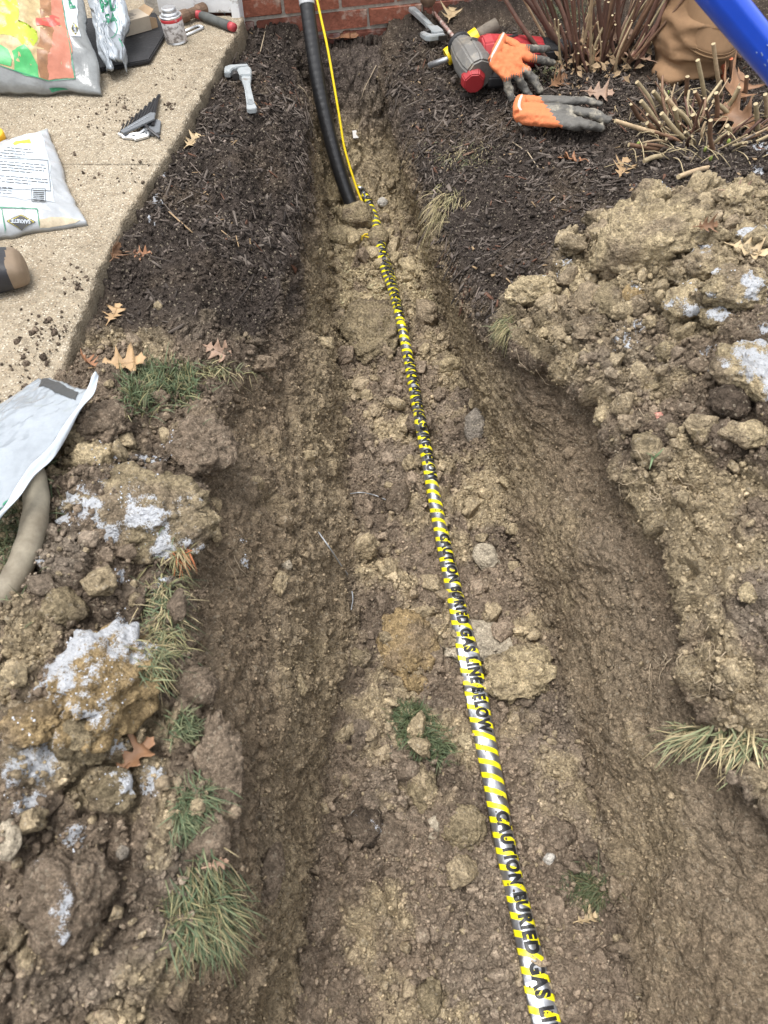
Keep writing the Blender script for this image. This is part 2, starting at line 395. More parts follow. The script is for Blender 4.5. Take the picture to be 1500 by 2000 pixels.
# --- regions
bx = [tuple(at(*q))[:2] for q in [(950, 600, 0), (1060, 540, .02), (1160, 450, .05), (1370, 400, .08), (1500, 400, .1)]]
yb = np.interp(x, [b[0] for b in bx], [b[1] for b in bx])
edge_n = fbm(PS, 7, 4, 21) * .10
bed_r = smooth01(y - yb + edge_n, -.02, .10) * (c > 8.6)
bed_l = smooth01(y + edge_n, 1.24, 1.42) * (c < 3.35)
wall_l = ((c > 3.0) & (c < 5.1)); wall_r = ((c > 6.9) & (c < 9.0)); floor = (c >= 5.1) & (c <= 6.9)
walls = (smooth01(c, 2.95, 3.25) * (1 - smooth01(c, 4.75, 5.1)) + smooth01(c, 6.9, 7.25) * (1 - smooth01(c, 8.75, 9.05)))
flr = smooth01(c, 4.8, 5.2) * (1 - smooth01(c, 6.8, 7.2))
bed = np.clip(bed_l + bed_r, 0, 1) * (1 - walls * .0)
spoil = np.clip(1 - walls - flr - bed, 0, 1)
endw = smooth01(y, 2.5, 2.75)
# --- relief along the normal
def domes(scale, seed, power=1.5):
    f1, f2, r = cells(PW, scale, seed)
    return np.clip(1 - (f1 / .85) ** 2, 0, 1) * (.25 + .75 * r ** power) + .25 * smooth01(f2 - f1, 0, .25)
d1, d2, d3, d4 = domes(9, 1) * .35 + chunks(PW, 8, 101) * .75, domes(20, 2) * .25 + chunks(PW, 19, 102) * .85, chunks(PW, 42, 103), chunks(PW, 88, 104)
n1, n2, n3 = fbm(P3, 7, 4, 31), fbm(P3, 30, 4, 37), fbm(P3, 90, 3, 41)
st = fbm(np.column_stack([PS[:, 1] * 42 + PS[:, 0] * 6, PS[:, 0] * 5]), 1.0, 4, 51)
hgt = spoil * (d1 * .042 + d2 * .021 + d3 * .011 + d4 * .005 + n1 * .026 + n2 * .007 - .030)
hgt += flr * (d1 * .036 * (1 - endw) + d2 * .020 + d3 * .011 + d4 * .005 + n1 * .022 + n2 * .006 - .032)
wr_ = np.where(c > 6, .5, 1.0)
hgt += walls * (n1 * .026 + wr_ * (d1 * .014 + d2 * .013 + d3 * .009 - .013) + n2 * .008 + n3 * .004 + d4 * .004)
hgt += bed * (1 - walls) * (n1 * .034 + n2 * .018 + n3 * .008 + d2 * .010 + d3 * .009 + d4 * .005)
# crumbly overhanging lip on the spoil side of the rims
hgt += np.exp(-((c - 2.85) / .25) ** 2) * (1 - bed_l) * (.012 + d2 * .014 + n2 * .01) + np.exp(-((c - 9.15) / .2) ** 2) * (1 - bed_r) * (.014 + d2 * .016 + n2 * .01)
outer = (c < 1) | (c > 11)
hgt = np.where(outer, hgt * .3, hgt)
G3 = P3.reshape(nr, nc, 3)
du = np.gradient(G3, axis=1); dv = np.gradient(G3, axis=0)
nrm = np.cross(du, dv); nrm /= np.linalg.norm(nrm, axis=2, keepdims=True) + 1e-12
GT = (G3 + nrm * hgt.reshape(nr, nc)[:, :, None])
# keep the sheet clear below the concrete path
under = (GT[:, :, 0] < np.interp(GT[:, :, 1], [.9, 1.16, 2.8], [-.72, -.62, -.465])) & (GT[:, :, 1] > .93)
GT[:, :, 2] = np.where(under, np.minimum(GT[:, :, 2], .085), GT[:, :, 2])
TV = GT.reshape(-1, 3)
ii = np.arange(nr * nc).reshape(nr, nc)
TF = np.column_stack([ii[:-1, :-1].ravel(), ii[:-1, 1:].ravel(), ii[1:, 1:].ravel(), ii[1:, :-1].ravel()])

# --- what the earth is made of
def L3(*a): return np.array(a, float)
SOIL, DARK, CLAY, MULCH, SAND, GREY = L3(.200, .155, .113), L3(.104, .080, .060), L3(.360, .290, .182), L3(.056, .045, .038), L3(.36, .292, .182), L3(.225, .188, .148)
def mixc(a, b, t): return a + (b - a) * np.clip(t, 0, 1)[:, None]
def earth(P, c_, bed_, walls_, flr_, depth):
    """colour of the earth at points P; depth is metres below the old surface"""
    n = len(P); yy = P[:, 1]
    col = np.repeat(SOIL[None], n, 0)
    col = mixc(col, DARK, smooth01(fbm(P, 9, 4, 61), .0, .45) * .75)
    col = mixc(col, GREY, smooth01(fbm(P, 6, 4, 63), .05, .5) * .6 * (1 - flr_ * .5))
    cl = smooth01(fbm(P, 8, 4, 67) + .10 * flr_ + .08 * flr_ * smooth01(yy, .8, 1.5) + .04 * (1 - walls_ - flr_), .10, .42)
    col = mixc(col, CLAY, cl * .72)
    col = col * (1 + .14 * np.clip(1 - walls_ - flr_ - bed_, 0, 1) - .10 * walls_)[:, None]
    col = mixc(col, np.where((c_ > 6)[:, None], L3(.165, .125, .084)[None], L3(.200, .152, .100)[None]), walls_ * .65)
    col = mixc(col, CLAY * .92, np.clip(1 - walls_ - flr_ - bed_, 0, 1) * (c_ > 9) * smooth01(yy + fbm(P, 5, 3, 85) * .25, 1.12, 1.4) * (.35 + .5 * smooth01(fbm(P, 10, 3, 87), -.3, .3)))
    # subsoil in the lower half of the far walls, topsoil above it
    sub = walls_ * smooth01(depth, .10, .24) * (np.where(c_ > 6, .25, .60) + np.where(c_ > 6, .75, .40) * smooth01(yy, 1.1, 1.7))
    col = mixc(col, CLAY * .84, sub * (.55 + .45 * fbm(P, 7, 3, 71)))
    top = walls_ * (1 - smooth01(depth + fbm(P, 8, 3, 73) * .08, .03, .20)) * smooth01(yy, 1.15, 1.6)
    col = mixc(col, MULCH * 1.5, top)
    sandy = flr_ * smooth01(yy + fbm(P, 6, 3, 75) * .15, 1.78, 1.98) * (1 - smooth01(yy, 2.5, 2.7))
    col = mixc(col, SAND, sandy * smooth01(fbm(P, 14, 3, 77), -.5, .1) * .9)
    col = mixc(col, SAND * .9, flr_ * smooth01(yy, 2.5, 2.6) * (1 - smooth01(P[:, 2] + fbm(P, 9, 3, 79) * .1, -.33, -.12)) * .6)
    col = mixc(col, MULCH * 1.6, flr_ * smooth01(yy, 2.5, 2.6) * smooth01(P[:, 2], -.25, -.08))
    damp = flr_ * smooth01(fbm(P, 5, 3, 81), .0, .4) * smooth01(yy, 1.2, 1.7) * (1 - smooth01(yy, 1.8, 1.95))
    col = mixc(col, DARK * .8, damp * .7)
    col = col * (1 + .34 * np.clip(walls_ + flr_, 0, 1) * (1 - .6 * top - .6 * damp))[:, None]  # trench walls and floor painted lighter to make up for the shade inside
    bedc = mixc(np.repeat(MULCH[None] * 1.15, n, 0), DARK * 1.05, smooth01(fbm(P, 6, 4, 83), .0, .45) * .8)
    col = col + (bedc - col) * bed_[:, None]
    return col
bedm = np.clip(np.maximum(bed_l, bed_r), 0, 1)
depth = np.clip(-P3[:, 2], 0, 1)
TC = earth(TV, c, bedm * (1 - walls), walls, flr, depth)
# old snow, in ragged patches where the photograph has it
SNOW = [(215, 890, 26), (300, 895, 34), (262, 925, 24), (330, 862, 16), (310, 970, 14), (200, 985, 42), (160, 1010, 26), (245, 962, 22), (75, 1095, 16), (90, 1340, 34), (170, 1335, 44), (215, 1385, 46), (190, 1290, 26), (60, 1478, 52), (20, 1520, 34), (150, 1625, 26), (55, 1570, 26), (228, 1545, 28), (300, 1530, 30), (225, 1460, 22), (290, 1060, 22), (235, 1135, 16), (315, 1140, 20), (240, 1215, 24), (232, 1240, 18), (476, 1098, 10), (165, 1665, 12), (470, 1050, 8),
        (1105, 508, 18), (1090, 540, 10), (1330, 415, 20), (1372, 478, 18), (1250, 635, 22), (1322, 590, 20), (1215, 665, 20), (1482, 580, 26), (1495, 640, 22), (1440, 740, 26), (1490, 735, 20), (1400, 590, 16), (1470, 545, 20), (1240, 560, 10), (1155, 450, 10), (1290, 405, 12), (1380, 690, 12), (305, 395, 14), (290, 425, 12), (318, 345, 10), (295, 435, 8), (1490, 290, 18), (1480, 330, 14), (1060, 560, 8)]
tv32 = TV
def tri_bvh():
    # coarse copy of the sheet for placing things
    st_ = 2
    sub = GT[::st_, ::st_]; a, b_, _ = sub.shape; k = np.arange(a * b_).reshape(a, b_)
    f = np.column_stack([k[:-1, :-1].ravel(), k[:-1, 1:].ravel(), k[1:, 1:].ravel(), k[1:, :-1].ravel()])
    return BVHTree.FromPolygons(sub.reshape(-1, 3).tolist(), f.tolist())
BVH = tri_bvh()
ORG = Vector((0, 0, CAM_H))
def hit(px, py, bvh=None):
    loc, nr_, i, d = (bvh or BVH).ray_cast(ORG, ray(px, py).normalized())
    if loc is None: loc = at(px, py, 0.0); nr_ = Vector((0, 0, 1))
    if nr_.dot(ray(px, py)) > 0: nr_ = -nr_
    return loc, nr_
def drop(x_, y_, bvh=None, z=2.0):
    loc, nr_, i, d = (bvh or BVH).ray_cast(Vector((x_, y_, z)), Vector((0, 0, -1)))
    if loc is None: return Vector((x_, y_, 0)), Vector((0, 0, 1))
    return loc, (nr_ if nr_.z > 0 else -nr_)
snow = np.full(len(TV), -3.0)
snow_c = []
for px_, py_, r_ in SNOW:
    q, _n = hit(px_, py_); Zd = ray(px_, py_).normalized().dot(ray(750, 1000).normalized()) * (q - ORG).length
    snow_c.append((q, r_ / 1500 * Zd))
    d_ = np.linalg.norm((TV - np.array(q)) * np.array([1, .8, 1.0]), axis=1) / (r_ / 1500 * Zd)
    snow = np.maximum(snow, 1.25 - d_)
SN = snow + fbm(TV, 45, 4, 91) * .9 + fbm(TV, 160, 2, 93) * .35
SNm = smooth01(SN, -.10, .95) * .9
TV = TV + nrm.reshape(-1, 3) * (SNm * .001)[:, None]
M_SOIL = soil_material('soil')
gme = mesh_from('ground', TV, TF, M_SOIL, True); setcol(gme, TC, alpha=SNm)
ground = link('ground', gme); tag(ground, 'dug brown earth with mulch bed, open trench and heaps of spoil', None, None, 'structure')
# ------------------------------------------------------------------ concrete path
PATH_Z = .10
def concrete_material():
    m = bpy.data.materials.new('concrete'); m.use_nodes = True; nt = m.node_tree; N = nt.nodes; Lk = nt.links
    b = N['Principled BSDF']; b.inputs['Roughness'].default_value = 0.9; b.inputs['Specular IOR Level'].default_value = 0.2
    tc = N.new('ShaderNodeTexCoord')
    def noise(s, d=5, r=.6):
        n = N.new('ShaderNodeTexNoise'); n.inputs['Scale'].default_value = s; n.inputs['Detail'].default_value = d; n.inputs['Roughness'].default_value = r
        Lk.new(tc.outputs['Object'], n.inputs['Vector']); return n.outputs['Fac']
    def ramp(fac, stops):
        r = N.new('ShaderNodeValToRGB'); r.color_ramp.interpolation = 'LINEAR'
        while len(r.color_ramp.elements) < len(stops): r.color_ramp.elements.new(.5)
        for e, (p, c_) in zip(r.color_ramp.elements, stops): e.position = p; e.color = (*c_, 1)
        Lk.new(fac, r.inputs[0]); return r.outputs[0]
    vo = N.new('ShaderNodeTexVoronoi'); vo.inputs['Scale'].default_value = 205; vo.inputs['Randomness'].default_value = 1
    Lk.new(tc.outputs['Object'], vo.inputs['Vector'])
    sp = N.new('ShaderNodeSeparateColor'); Lk.new(vo.outputs['Color'], sp.inputs[0])
    peb = ramp(sp.outputs[0], [(0, (.13, .10, .075)), (.14, (.29, .255, .205)), (.4, (.45, .405, .33)), (.62, (.40, .325, .24)), (.85, (.55, .505, .43)), (1, (.72, .68, .61))])
    cem = ramp(noise(40), [(.25, (.22, .19, .15)), (.7, (.44, .395, .325))])
    mx = N.new('ShaderNodeMix'); mx.data_type = 'RGBA'
    r1 = N.new('ShaderNodeMapRange'); r1.inputs['From Min'].default_value = .32; r1.inputs['From Max'].default_value = .58; Lk.new(vo.outputs['Distance'], r1.inputs['Value'])
    Lk.new(r1.outputs[0], mx.inputs['Factor']); Lk.new(peb, mx.inputs['A']); Lk.new(cem, mx.inputs['B'])
    big = ramp(noise(3.5, 6, .65), [(.28, (.62, .58, .53)), (.45, (.86, .84, .80)), (.66, (1.02, 1.0, .97))])
    mu = N.new('ShaderNodeMix'); mu.data_type = 'RGBA'; mu.blend_type = 'MULTIPLY'; mu.inputs['Factor'].default_value = 1; Lk.new(mx.outputs['Result'], mu.inputs['A']); Lk.new(big, mu.inputs['B'])
    # darker brown on the formed side face, set by the surface normal
    geo = N.new('ShaderNodeNewGeometry'); sx = N.new('ShaderNodeSeparateXYZ'); Lk.new(geo.outputs['True Normal'], sx.inputs[0])
    r2 = N.new('ShaderNodeMapRange'); r2.inputs['From Min'].default_value = .45; r2.inputs['From Max'].default_value = .85; r2.inputs['To Min'].default_value = .8; r2.inputs['To Max'].default_value = 0; Lk.new(sx.outputs[2], r2.inputs['Value'])
    mg = N.new('ShaderNodeMix'); mg.data_type = 'RGBA'; Lk.new(r2.outputs[0], mg.inputs['Factor']); Lk.new(mu.outputs['Result'], mg.inputs['A']); mg.inputs['B'].default_value = (.16, .135, .10, 1)
    dn = N.new('ShaderNodeMapRange'); dn.inputs['From Min'].default_value = .50; dn.inputs['From Max'].default_value = .74; dn.inputs['To Max'].default_value = .55; Lk.new(noise(7, 8, .72), dn.inputs['Value'])
    ms_ = N.new('ShaderNodeMix'); ms_.data_type = 'RGBA'; Lk.new(dn.outputs[0], ms_.inputs['Factor']); Lk.new(mg.outputs['Result'], ms_.inputs['A']); ms_.inputs['B'].default_value = (.24, .19, .13, 1)
    tn = N.new('ShaderNodeMix'); tn.data_type = 'RGBA'; tn.blend_type = 'MULTIPLY'; tn.inputs['Factor'].default_value = 1; Lk.new(ms_.outputs['Result'], tn.inputs['A']); tn.inputs['B'].default_value = (.99, .965, .915, 1)
    Lk.new(tn.outputs['Result'], b.inputs['Base Color'])
    ad = N.new('ShaderNodeMath'); ad.operation = 'SUBTRACT'; Lk.new(noise(260, 4), ad.inputs[0]); Lk.new(vo.outputs['Distance'], ad.inputs[1])
    bp = N.new('ShaderNodeBump'); bp.inputs['Strength'].default_value = .9; bp.inputs['Distance'].default_value = .0035; Lk.new(ad.outputs[0], bp.inputs['Height']); Lk.new(bp.outputs[0], b.inputs['Normal'])
    return m
M_CONC = concrete_material()
_ep = sorted([tuple(at(*q)) for q in [(470, 50, PATH_Z), (400, 172, PATH_Z), (347, 267, PATH_Z), (250, 417, PATH_Z), (195, 525, PATH_Z), (162, 607, PATH_Z), (122, 710, PATH_Z), (40, 850, PATH_Z)]], key=lambda q: q[1])
def edge_x(y_): return np.interp(y_, [q[1] for q in _ep], [q[0] for q in _ep])
def slab(name, y0, y1, parent=None, x_hi=None):
    rows = np.arange(y0, y1 + .001, .008)
    k = len(rows); prof_s = np.concatenate([np.linspace(-2.6, -.5, 50)[:-1], np.linspace(-.5, -.012, 60)])
    V = []
    for r_, yy in enumerate(rows):
        ex = float(edge_x(yy)) if x_hi is None else x_hi
        e_end = min(yy - y0, y1 - yy); rz = -.006 * math.exp(-e_end / .006)
        row = [(ex + s, yy, PATH_Z + rz) for s in prof_s]
        row += [(ex - .005, yy, PATH_Z - .002 + rz), (ex - .001, yy, PATH_Z - .007), (ex + .001, yy, PATH_Z - .03), (ex + .004, yy, PATH_Z - .07), (ex + .008, yy, -.06)]
        V += row
    V = np.array(V); n = len(V) // k
    # chipped, uneven edge and gently wavy top
    nn = fbm(V, 28, 4, 5); ne = np.clip((V[:, 2] - .0) / .1, 0, 1)
    isedge = np.tile(np.arange(n) >= n - 9, k)
    V[:, 0] += np.where(isedge, nn * .010 + fbm(V, 90, 2, 6) * .003, 0); V[:, 2] += np.where(isedge & (V[:, 2] > .05), -np.abs(nn) * .006, 0) + fbm(V, 3, 3, 8) * .003 * (V[:, 2] > .05)
    idx = np.arange(k * n).reshape(k, n)
    F = np.column_stack([idx[:-1, :-1].ravel(), idx[:-1, 1:].ravel(), idx[1:, 1:].ravel(), idx[1:, :-1].ravel()]).tolist()
    b = len(V); V = V.tolist()
    for rr in (0, k - 1):          # end faces
        a0 = len(V); V += [(v[0], v[1], -.06) for v in V[rr * n:(rr + 1) * n]]
        for j in range(n - 1):
            q = (rr * n + j, a0 + j, a0 + j + 1, rr * n + j + 1); F.append(q if rr else q[::-1])
    me = mesh_from(name, V, F, M_CONC, True)
    return link(name, me, parent)
JY = at(310, 318, PATH_Z).y
path = empty('concrete_path', loc=(-.9, 1.0, 0)); tag(path, 'pale exposed aggregate concrete path along the left side', None, None, 'structure')
slab('slab', .90, JY - .0010, path); slab('slab', JY + .0010, 2.895, path); slab('slab', 2.90, 4.2, path, x_hi=-.78)

# ------------------------------------------------------------------ brick wall and painted door surround
WY = 16.0
WP = Vector((-.50, 2.965, 0)); WD = Vector((math.cos(R(WY)), math.sin(R(WY)), 0)); WN = Vector((math.sin(R(WY)), -math.cos(R(WY)), 0))
WM = Matrix((WD, -WN, Vector((0, 0, 1)))).transposed().to_4x4(); WM.translation = WP
def brick_material():
    m = mat('brick', (.25, .095, .065), .9, var=.35, vscale=45, bump=.003, bscale=130, col2=(.50, .43, .37), mscale=16, mlo=.56, mhi=.74, spec=.2)
    nt = m.node_tree; b = nt.nodes['Principled BSDF']; lk = b.inputs['Base Color'].links[0]; src = lk.from_socket
    oi = nt.nodes.new('ShaderNodeObjectInfo'); r = nt.nodes.new('ShaderNodeValToRGB')
    r.color_ramp.elements[0].color = (.42, .42, .55, 1); r.color_ramp.elements[1].color = (1.25, 1.2, 1.1, 1); e = r.color_ramp.elements.new(.14); e.color = (.8, .8, .85, 1)
    mu = nt.nodes.new('ShaderNodeMix'); mu.data_type = 'RGBA'; mu.blend_type = 'MULTIPLY'; mu.inputs['Factor'].default_value = 1
    nt.links.new(oi.outputs['Random'], r.inputs[0]); nt.links.new(src, mu.inputs['A']); nt.links.new(r.outputs[0], mu.inputs['B']); nt.links.new(mu.outputs['Result'], b.inputs['Base Color'])
    return m
M_BRICK = brick_material(); M_MORT = mat('mortar', (.50, .46, .40), .95, var=.25, vscale=60, bump=.004, bscale=150, spec=.1)
wall = empty('brick_wall', WM); tag(wall, 'red brick house wall with pale mortar behind the trench', 'wall')
brick_me = []
for s_ in range(4):
    bm = bmesh.new(); bmesh.ops.create_cube(bm, size=1)
    for v in bm.verts: v.co = Vector((v.co.x * .194, v.co.y * .09, v.co.z * .057))
    bmesh.ops.bevel(bm, geom=list(bm.edges), offset=.004, segments=1, affect='EDGES')
    for v in bm.verts: v.co += Vector(rng.normal(0, .0026, 3))
    me = bpy.data.meshes.new('brick'); bm.to_mesh(me); bm.free(); me.materials.append(M_BRICK); brick_me.append(me)
Z0 = -.075
for cy in range(13):
    for k in range(-1, 12):
        o = link('brick', brick_me[int(rng.integers(4))], wall, True)
        o.location = (k * .204 + (.102 if cy % 2 else 0) + .055, .045 + rng.normal(0, .0015), Z0 + cy * .067 + .0285)
mb = MB(); mb.box((-.30, .009, -.12), (2.6, .12, Z0 + 13 * .067)); mb.build('mortar', M_MORT, wall, True)
M_WHITE = mat('white_paint', (.80, .81, .82), .6, var=.08, vscale=20, bump=.001, bscale=60, col2=(.36, .32, .27), mscale=14, mlo=.60, mhi=.66)
sur = empty('door_surround', loc=(-.62, 2.93, 0)); tag(sur, 'white painted door surround with peeling paint beside the bricks', 'door surround')
mb = MB(); mb.box((-.775, 2.902, PATH_Z + .001), (-.507, 2.962, .85), bev=.004); mb.build('panel', M_WHITE, sur)
mb = MB(); mb.box((-.506, 2.87, -.03), (-.478, 2.955, .85), bev=.004); mb.build('corner_trim', M_WHITE, sur)
# ------------------------------------------------------------------ lumps of earth and stones
def ico(sub):
    bm = bmesh.new(); bmesh.ops.create_icosphere(bm, subdivisions=sub, radius=1.0); bm.verts.index_update()
    v = np.array([tuple(q.co) for q in bm.verts]); f = np.array([[q.index for q in p.verts] for p in bm.faces]); bm.free(); return v, f
ICO = {k: ico(k) for k in (1, 2, 3, 4, 5)}
def cells3(p, scale, seed=0):
    q = p * scale; i = np.floor(q).astype(np.int64); f1 = np.full(len(q), 9.0); f2 = f1.copy(); idr = np.zeros(len(q))
    for dx in (-1, 0, 1):
        for dy in (-1, 0, 1):
            for dz in (-1, 0, 1):
                a, b, c_ = i[:, 0] + dx, i[:, 1] + dy, i[:, 2] + dz
                d = np.sqrt((a + _hash(a, b, c_, seed) - q[:, 0]) ** 2 + (b + _hash(a, b, c_, seed + 5) - q[:, 1]) ** 2 + (c_ + _hash(a, b, c_, seed + 7) - q[:, 2]) ** 2)
                near = d < f1; f2 = np.where(near, f1, np.minimum(f2, d)); idr = np.where(near, _hash(a, b, c_, seed + 9), idr); f1 = np.where(near, d, f1)
    return f1, f2, idr
def lump(sub, seed, rough=1.0, crumb=1.0, facet=0.0, box=0.0):
    v, f = ICO[sub]
    if box: v = v / ((np.abs(v) ** 5).sum(1) ** .2)[:, None] * box + v * (1 - box)
    o = np.array([seed * 3.7, seed * 1.3, seed * 5.1])
    d = fbm(v + o, 1.1, 3, seed) * .42 * rough + fbm(v + o, 4.0, 3, seed + 3) * .16 * crumb
    if sub >= 4:
        for sc_, am in ((2.2, .15), (5, .09), (11, .05)):
            a1, a2, ar = cells3(v + o, sc_, seed + int(sc_)); d += am * crumb * (np.clip(1 - (a1 / .8) ** 2, 0, 1) * (.3 + .7 * ar) + .35 * smooth01(a2 - a1, 0, .22) - .45)
    if sub >= 4: d += (np.abs(fbm(v + o, 9, 3, seed + 5)) - .2) * .10 * crumb + fbm(v + o, 26, 2, seed + 6) * .035 * crumb
    w_ = v * (1 + d)[:, None]
    if facet:
        r2 = np.random.default_rng(seed)
        for _ in range(9):
            nn = r2.normal(size=3); nn /= np.linalg.norm(nn); k = r2.uniform(.55, .85); e = np.clip(w_ @ nn - k, 0, None); w_ = w_ - e[:, None] * nn * facet
    return w_, f
M_CLOD = soil_material('clod_earth', 1.0)
M_STONE = soil_material('stone_surface', .55)
M_STONE0 = mat('stone', (1, 1, 1), .85, attr='Col', var=.22, vscale=50, bump=.0022, bscale=140, spec=.2, col2=(.20, .155, .105), mscale=26, mlo=.50, mhi=.66)
TONE = {'clay': CLAY * 1.3, 'tan': CLAY * .80, 'brown': SOIL * 1.12, 'dark': DARK, 'sand': SAND * 1.05, 'pale': L3(.36, .31, .235), 'grey': L3(.20, .175, .145), 'white': L3(.50, .47, .42), 'orange': L3(.35, .255, .135), 'pink': L3(.50, .24, .19)}
big_clods = []
def clod(px, py, w_, h_, tone, label, name='dirt_clod', cat='clod', seed=None, flat=.62, rough=1.0, crumb=1.0, facet=0.0, sink=.35, snowy=0.0, group=None, sub=5, box=0.0):
    seed = seed if seed is not None else int(px * 7 + py)
    q, n = hit(px, py); Zd = (q - ORG).dot(ray(750, 1000))
    rx = w_ / 2 / 1500 * Zd; ry = h_ / 2 / 1500 * Zd / max(.45, abs(ray(px, py).normalized().dot(n)) * .5 + .5)
    if sub == 5 and max(w_, h_) < 95: sub = 4
    v, f = lump(sub, seed, rough, crumb, facet, box)
    rz = min(rx, ry) * flat * 1.25
    v = v * np.array([rx, ry, rz]); up = (n + Vector((0, 0, 1.2))).normalized()
    M = frame((0, 0, 0), Vector((1, 0, 0)), up)
    off = q + up * rz * (.5 - sink)
    me = mesh_from(name, v, f, M_STONE if cat == 'stone' else M_CLOD, True)
    wv = v @ np.array(M.to_3x3()).T + np.array(off)
    col = TONE[tone][None] * (1 + .22 * fbm(wv, 25, 4, seed))[:, None]
    if cat != 'stone':
        col = mixc(col, TONE['brown'], smooth01(fbm(wv, 12, 4, seed + 2), .05, .5) * .7); col = mixc(col, DARK, smooth01(fbm(wv, 20, 3, seed + 4), .25, .6) * .5)
    alp = 0.0
    if snowy > 0:
        nz = (v / np.array([rx, ry, rz]))[:, 2]
        alp = smooth01(nz * .5 + fbm(wv, 26, 4, seed + 8) * .9 + snowy - .75, -.25, .30)
    setcol(me, col, alpha=alp)
    o = link(name, me); M.translation = off; o.matrix_basis = M
    tag(o, label, cat, group); big_clods.append((wv, f)); return o
GC = 'lumps of clay and soil turned out of the trench'; GS = 'stones lying in the dug soil'
clod(1258, 500, 205, 104, 'clay', 'largest pale clay block heading the right spoil heap', flat=.85, facet=.5, sink=.12, group=GC, rough=.35, box=.8, crumb=1.7)
clod(1270, 402, 74, 46, 'clay', 'upright clay lump perched behind the largest clay block', flat=1.2, sink=.05, group=GC, rough=.9)
clod(1042, 570, 105, 62, 'clay', 'flat clay lump at the trench edge below the dark mulch', group=GC, facet=.4)
clod(1188, 592, 60, 66, 'tan', 'small tan clod just under the largest clay block', group=GC, sink=.2)
clod(1236, 585, 46, 40, 'orange', 'orange brown nugget tucked under the largest clay block', group=GC, sink=.15)
clod(1120, 545, 50, 40, 'clay', 'small clay crumb between mulch and the right spoil heap', group=GC)
clod(1466, 738, 110, 110, 'clay', 'big snow dusted clod at the right edge of the photo', group=GC, sink=.2, snowy=.55)
clod(1425, 790, 80, 60, 'dark', 'dark purplish clod beside the snow dusted one on the right', group=GC, sink=.2)
clod(1300, 690, 44, 40, 'tan', 'tan clod among crumbs on the upper right heap', group=GC, sink=.15)
clod(1275, 745, 40, 34, 'clay', 'small clay clod above the single green grass blade', group=GC, sink=.15)
clod(1450, 850, 76, 40, 'clay', 'yellowish clod below the big snow dusted clod', group=GC, sink=.2)
clod(1400, 620, 60, 44, 'tan', 'snow flecked clod high on the right heap', group=GC, snowy=.4)
clod(1460, 1160, 34, 34, 'clay', 'round yellow clod low on the right bank', group=GC, sink=.1)
clod(1265, 882, 60, 66, 'tan', 'clod hanging at the right rim with fine roots', group=GC, sink=.3)
clod(1380, 520, 70, 40, 'clay', 'crumbling clay lump right of the largest clay block', group=GC, snowy=.3)
clod(1435, 565, 110, 70, 'clay', 'broad pale clay lump at the right edge above the snowy clod', group=GC, snowy=.22, box=.4)
clod(1335, 590, 80, 50, 'clay', 'pale clay lump below and right of the largest block', group=GC, snowy=.2, box=.4)
clod(1150, 640, 60, 40, 'tan', 'tan lump on the slope below the flat clay lump', group=GC)
clod(1470, 470, 80, 50, 'tan', 'snow flecked lump by the fallen leaf at upper right', group=GC, snowy=.5)
clod(792, 1252, 122, 140, 'orange', 'broad flat orange tan clod left of the caution tape', group=GC, flat=.35, sink=.3, rough=.8, facet=.3)
clod(1018, 1318, 132, 104, 'clay', 'yellow clay clod right of the tape below the pale rock', group=GC, flat=.6, sink=.2, rough=1.1)
clod(702, 1285, 42, 44, 'tan', 'little tan clod at the foot of the left wall', group=GC, sink=.2, facet=.5)
clod(815, 1335, 40, 36, 'orange', 'small orange lump just below the broad flat clod', group=GC, sink=.2)
clod(738, 650, 110, 112, 'tan', 'tan clod left of the tape at the narrow part', group=GC, flat=.5, sink=.3)
clod(873, 715, 50, 42, 'clay', 'clay lump right of the tape at the narrow part', group=GC, sink=.25)
clod(828, 1535, 60, 84, 'tan', 'rounded tan clod below the grass tuft in the trench', group=GC, flat=.45, sink=.35)
clod(905, 1620, 80, 80, 'tan', 'flat tan clod touching the tape near the bottom', group=GC, flat=.4, sink=.35)
clod(770, 1640, 64, 84, 'brown', 'brown clod left of the pale pebble in the trench', group=GC, sink=.3)
clod(712, 1612, 70, 70, 'dark', 'dark frosty clod near the left trench wall bottom', group=GC, sink=.2, snowy=.18)
clod(840, 1950, 44, 50, 'tan', 'tan clod by the tape at the bottom of the photo', group=GC, sink=.3)
clod(1090, 1630, 60, 60, 'brown', 'brown clod right of the tape near the bottom', group=GC, sink=.3)
clod(820, 830, 50, 46, 'brown', 'brown clod touching the tape across from the grey stone', group=GC, sink=.25)
clod(668, 462, 60, 40, 'sand', 'sand lump at the foot of the black pipe', group=GC, sink=.3, rough=.6, crumb=.5)
clod(712, 468, 50, 40, 'sand', 'sand lump between pipe and tape', group=GC, sink=.3, rough=.6, crumb=.5)
clod(262, 1005, 290, 165, 'tan', 'widest tan clod with snow streaks beside the beige hose', group=GC, flat=.45, sink=.45, snowy=.30, rough=.8)
clod(208, 1335, 205, 170, 'orange', 'big yellowish clod capped with snow on the left heap', group=GC, flat=.6, sink=.3, snowy=.50, rough=.8)
clod(128, 1745, 140, 150, 'brown', 'round crumbly clod at lower left', group=GC, flat=.75, sink=.2, snowy=.08)
clod(165, 1430, 120, 110, 'tan', 'tan clod just below the snow capped clod', group=GC, sink=.3)
clod(60, 1415, 110, 70, 'orange', 'yellowish lump at the left edge below the hose', group=GC, sink=.3)
clod(222, 1545, 90, 80, 'tan', 'snowy clod left of the brown oak leaf', group=GC, sink=.25, snowy=.45)
clod(415, 1640, 64, 74, 'brown', 'clod lodged in the grass at the left rim', group=GC, sink=.1)
clod(180, 892, 74, 50, 'clay', 'clay lump at the far end of the left heap', group=GC, sink=.3)
clod(390, 880, 120, 90, 'brown', 'crumbling lump at the rim beside the far snow patch', group=GC, sink=.4)
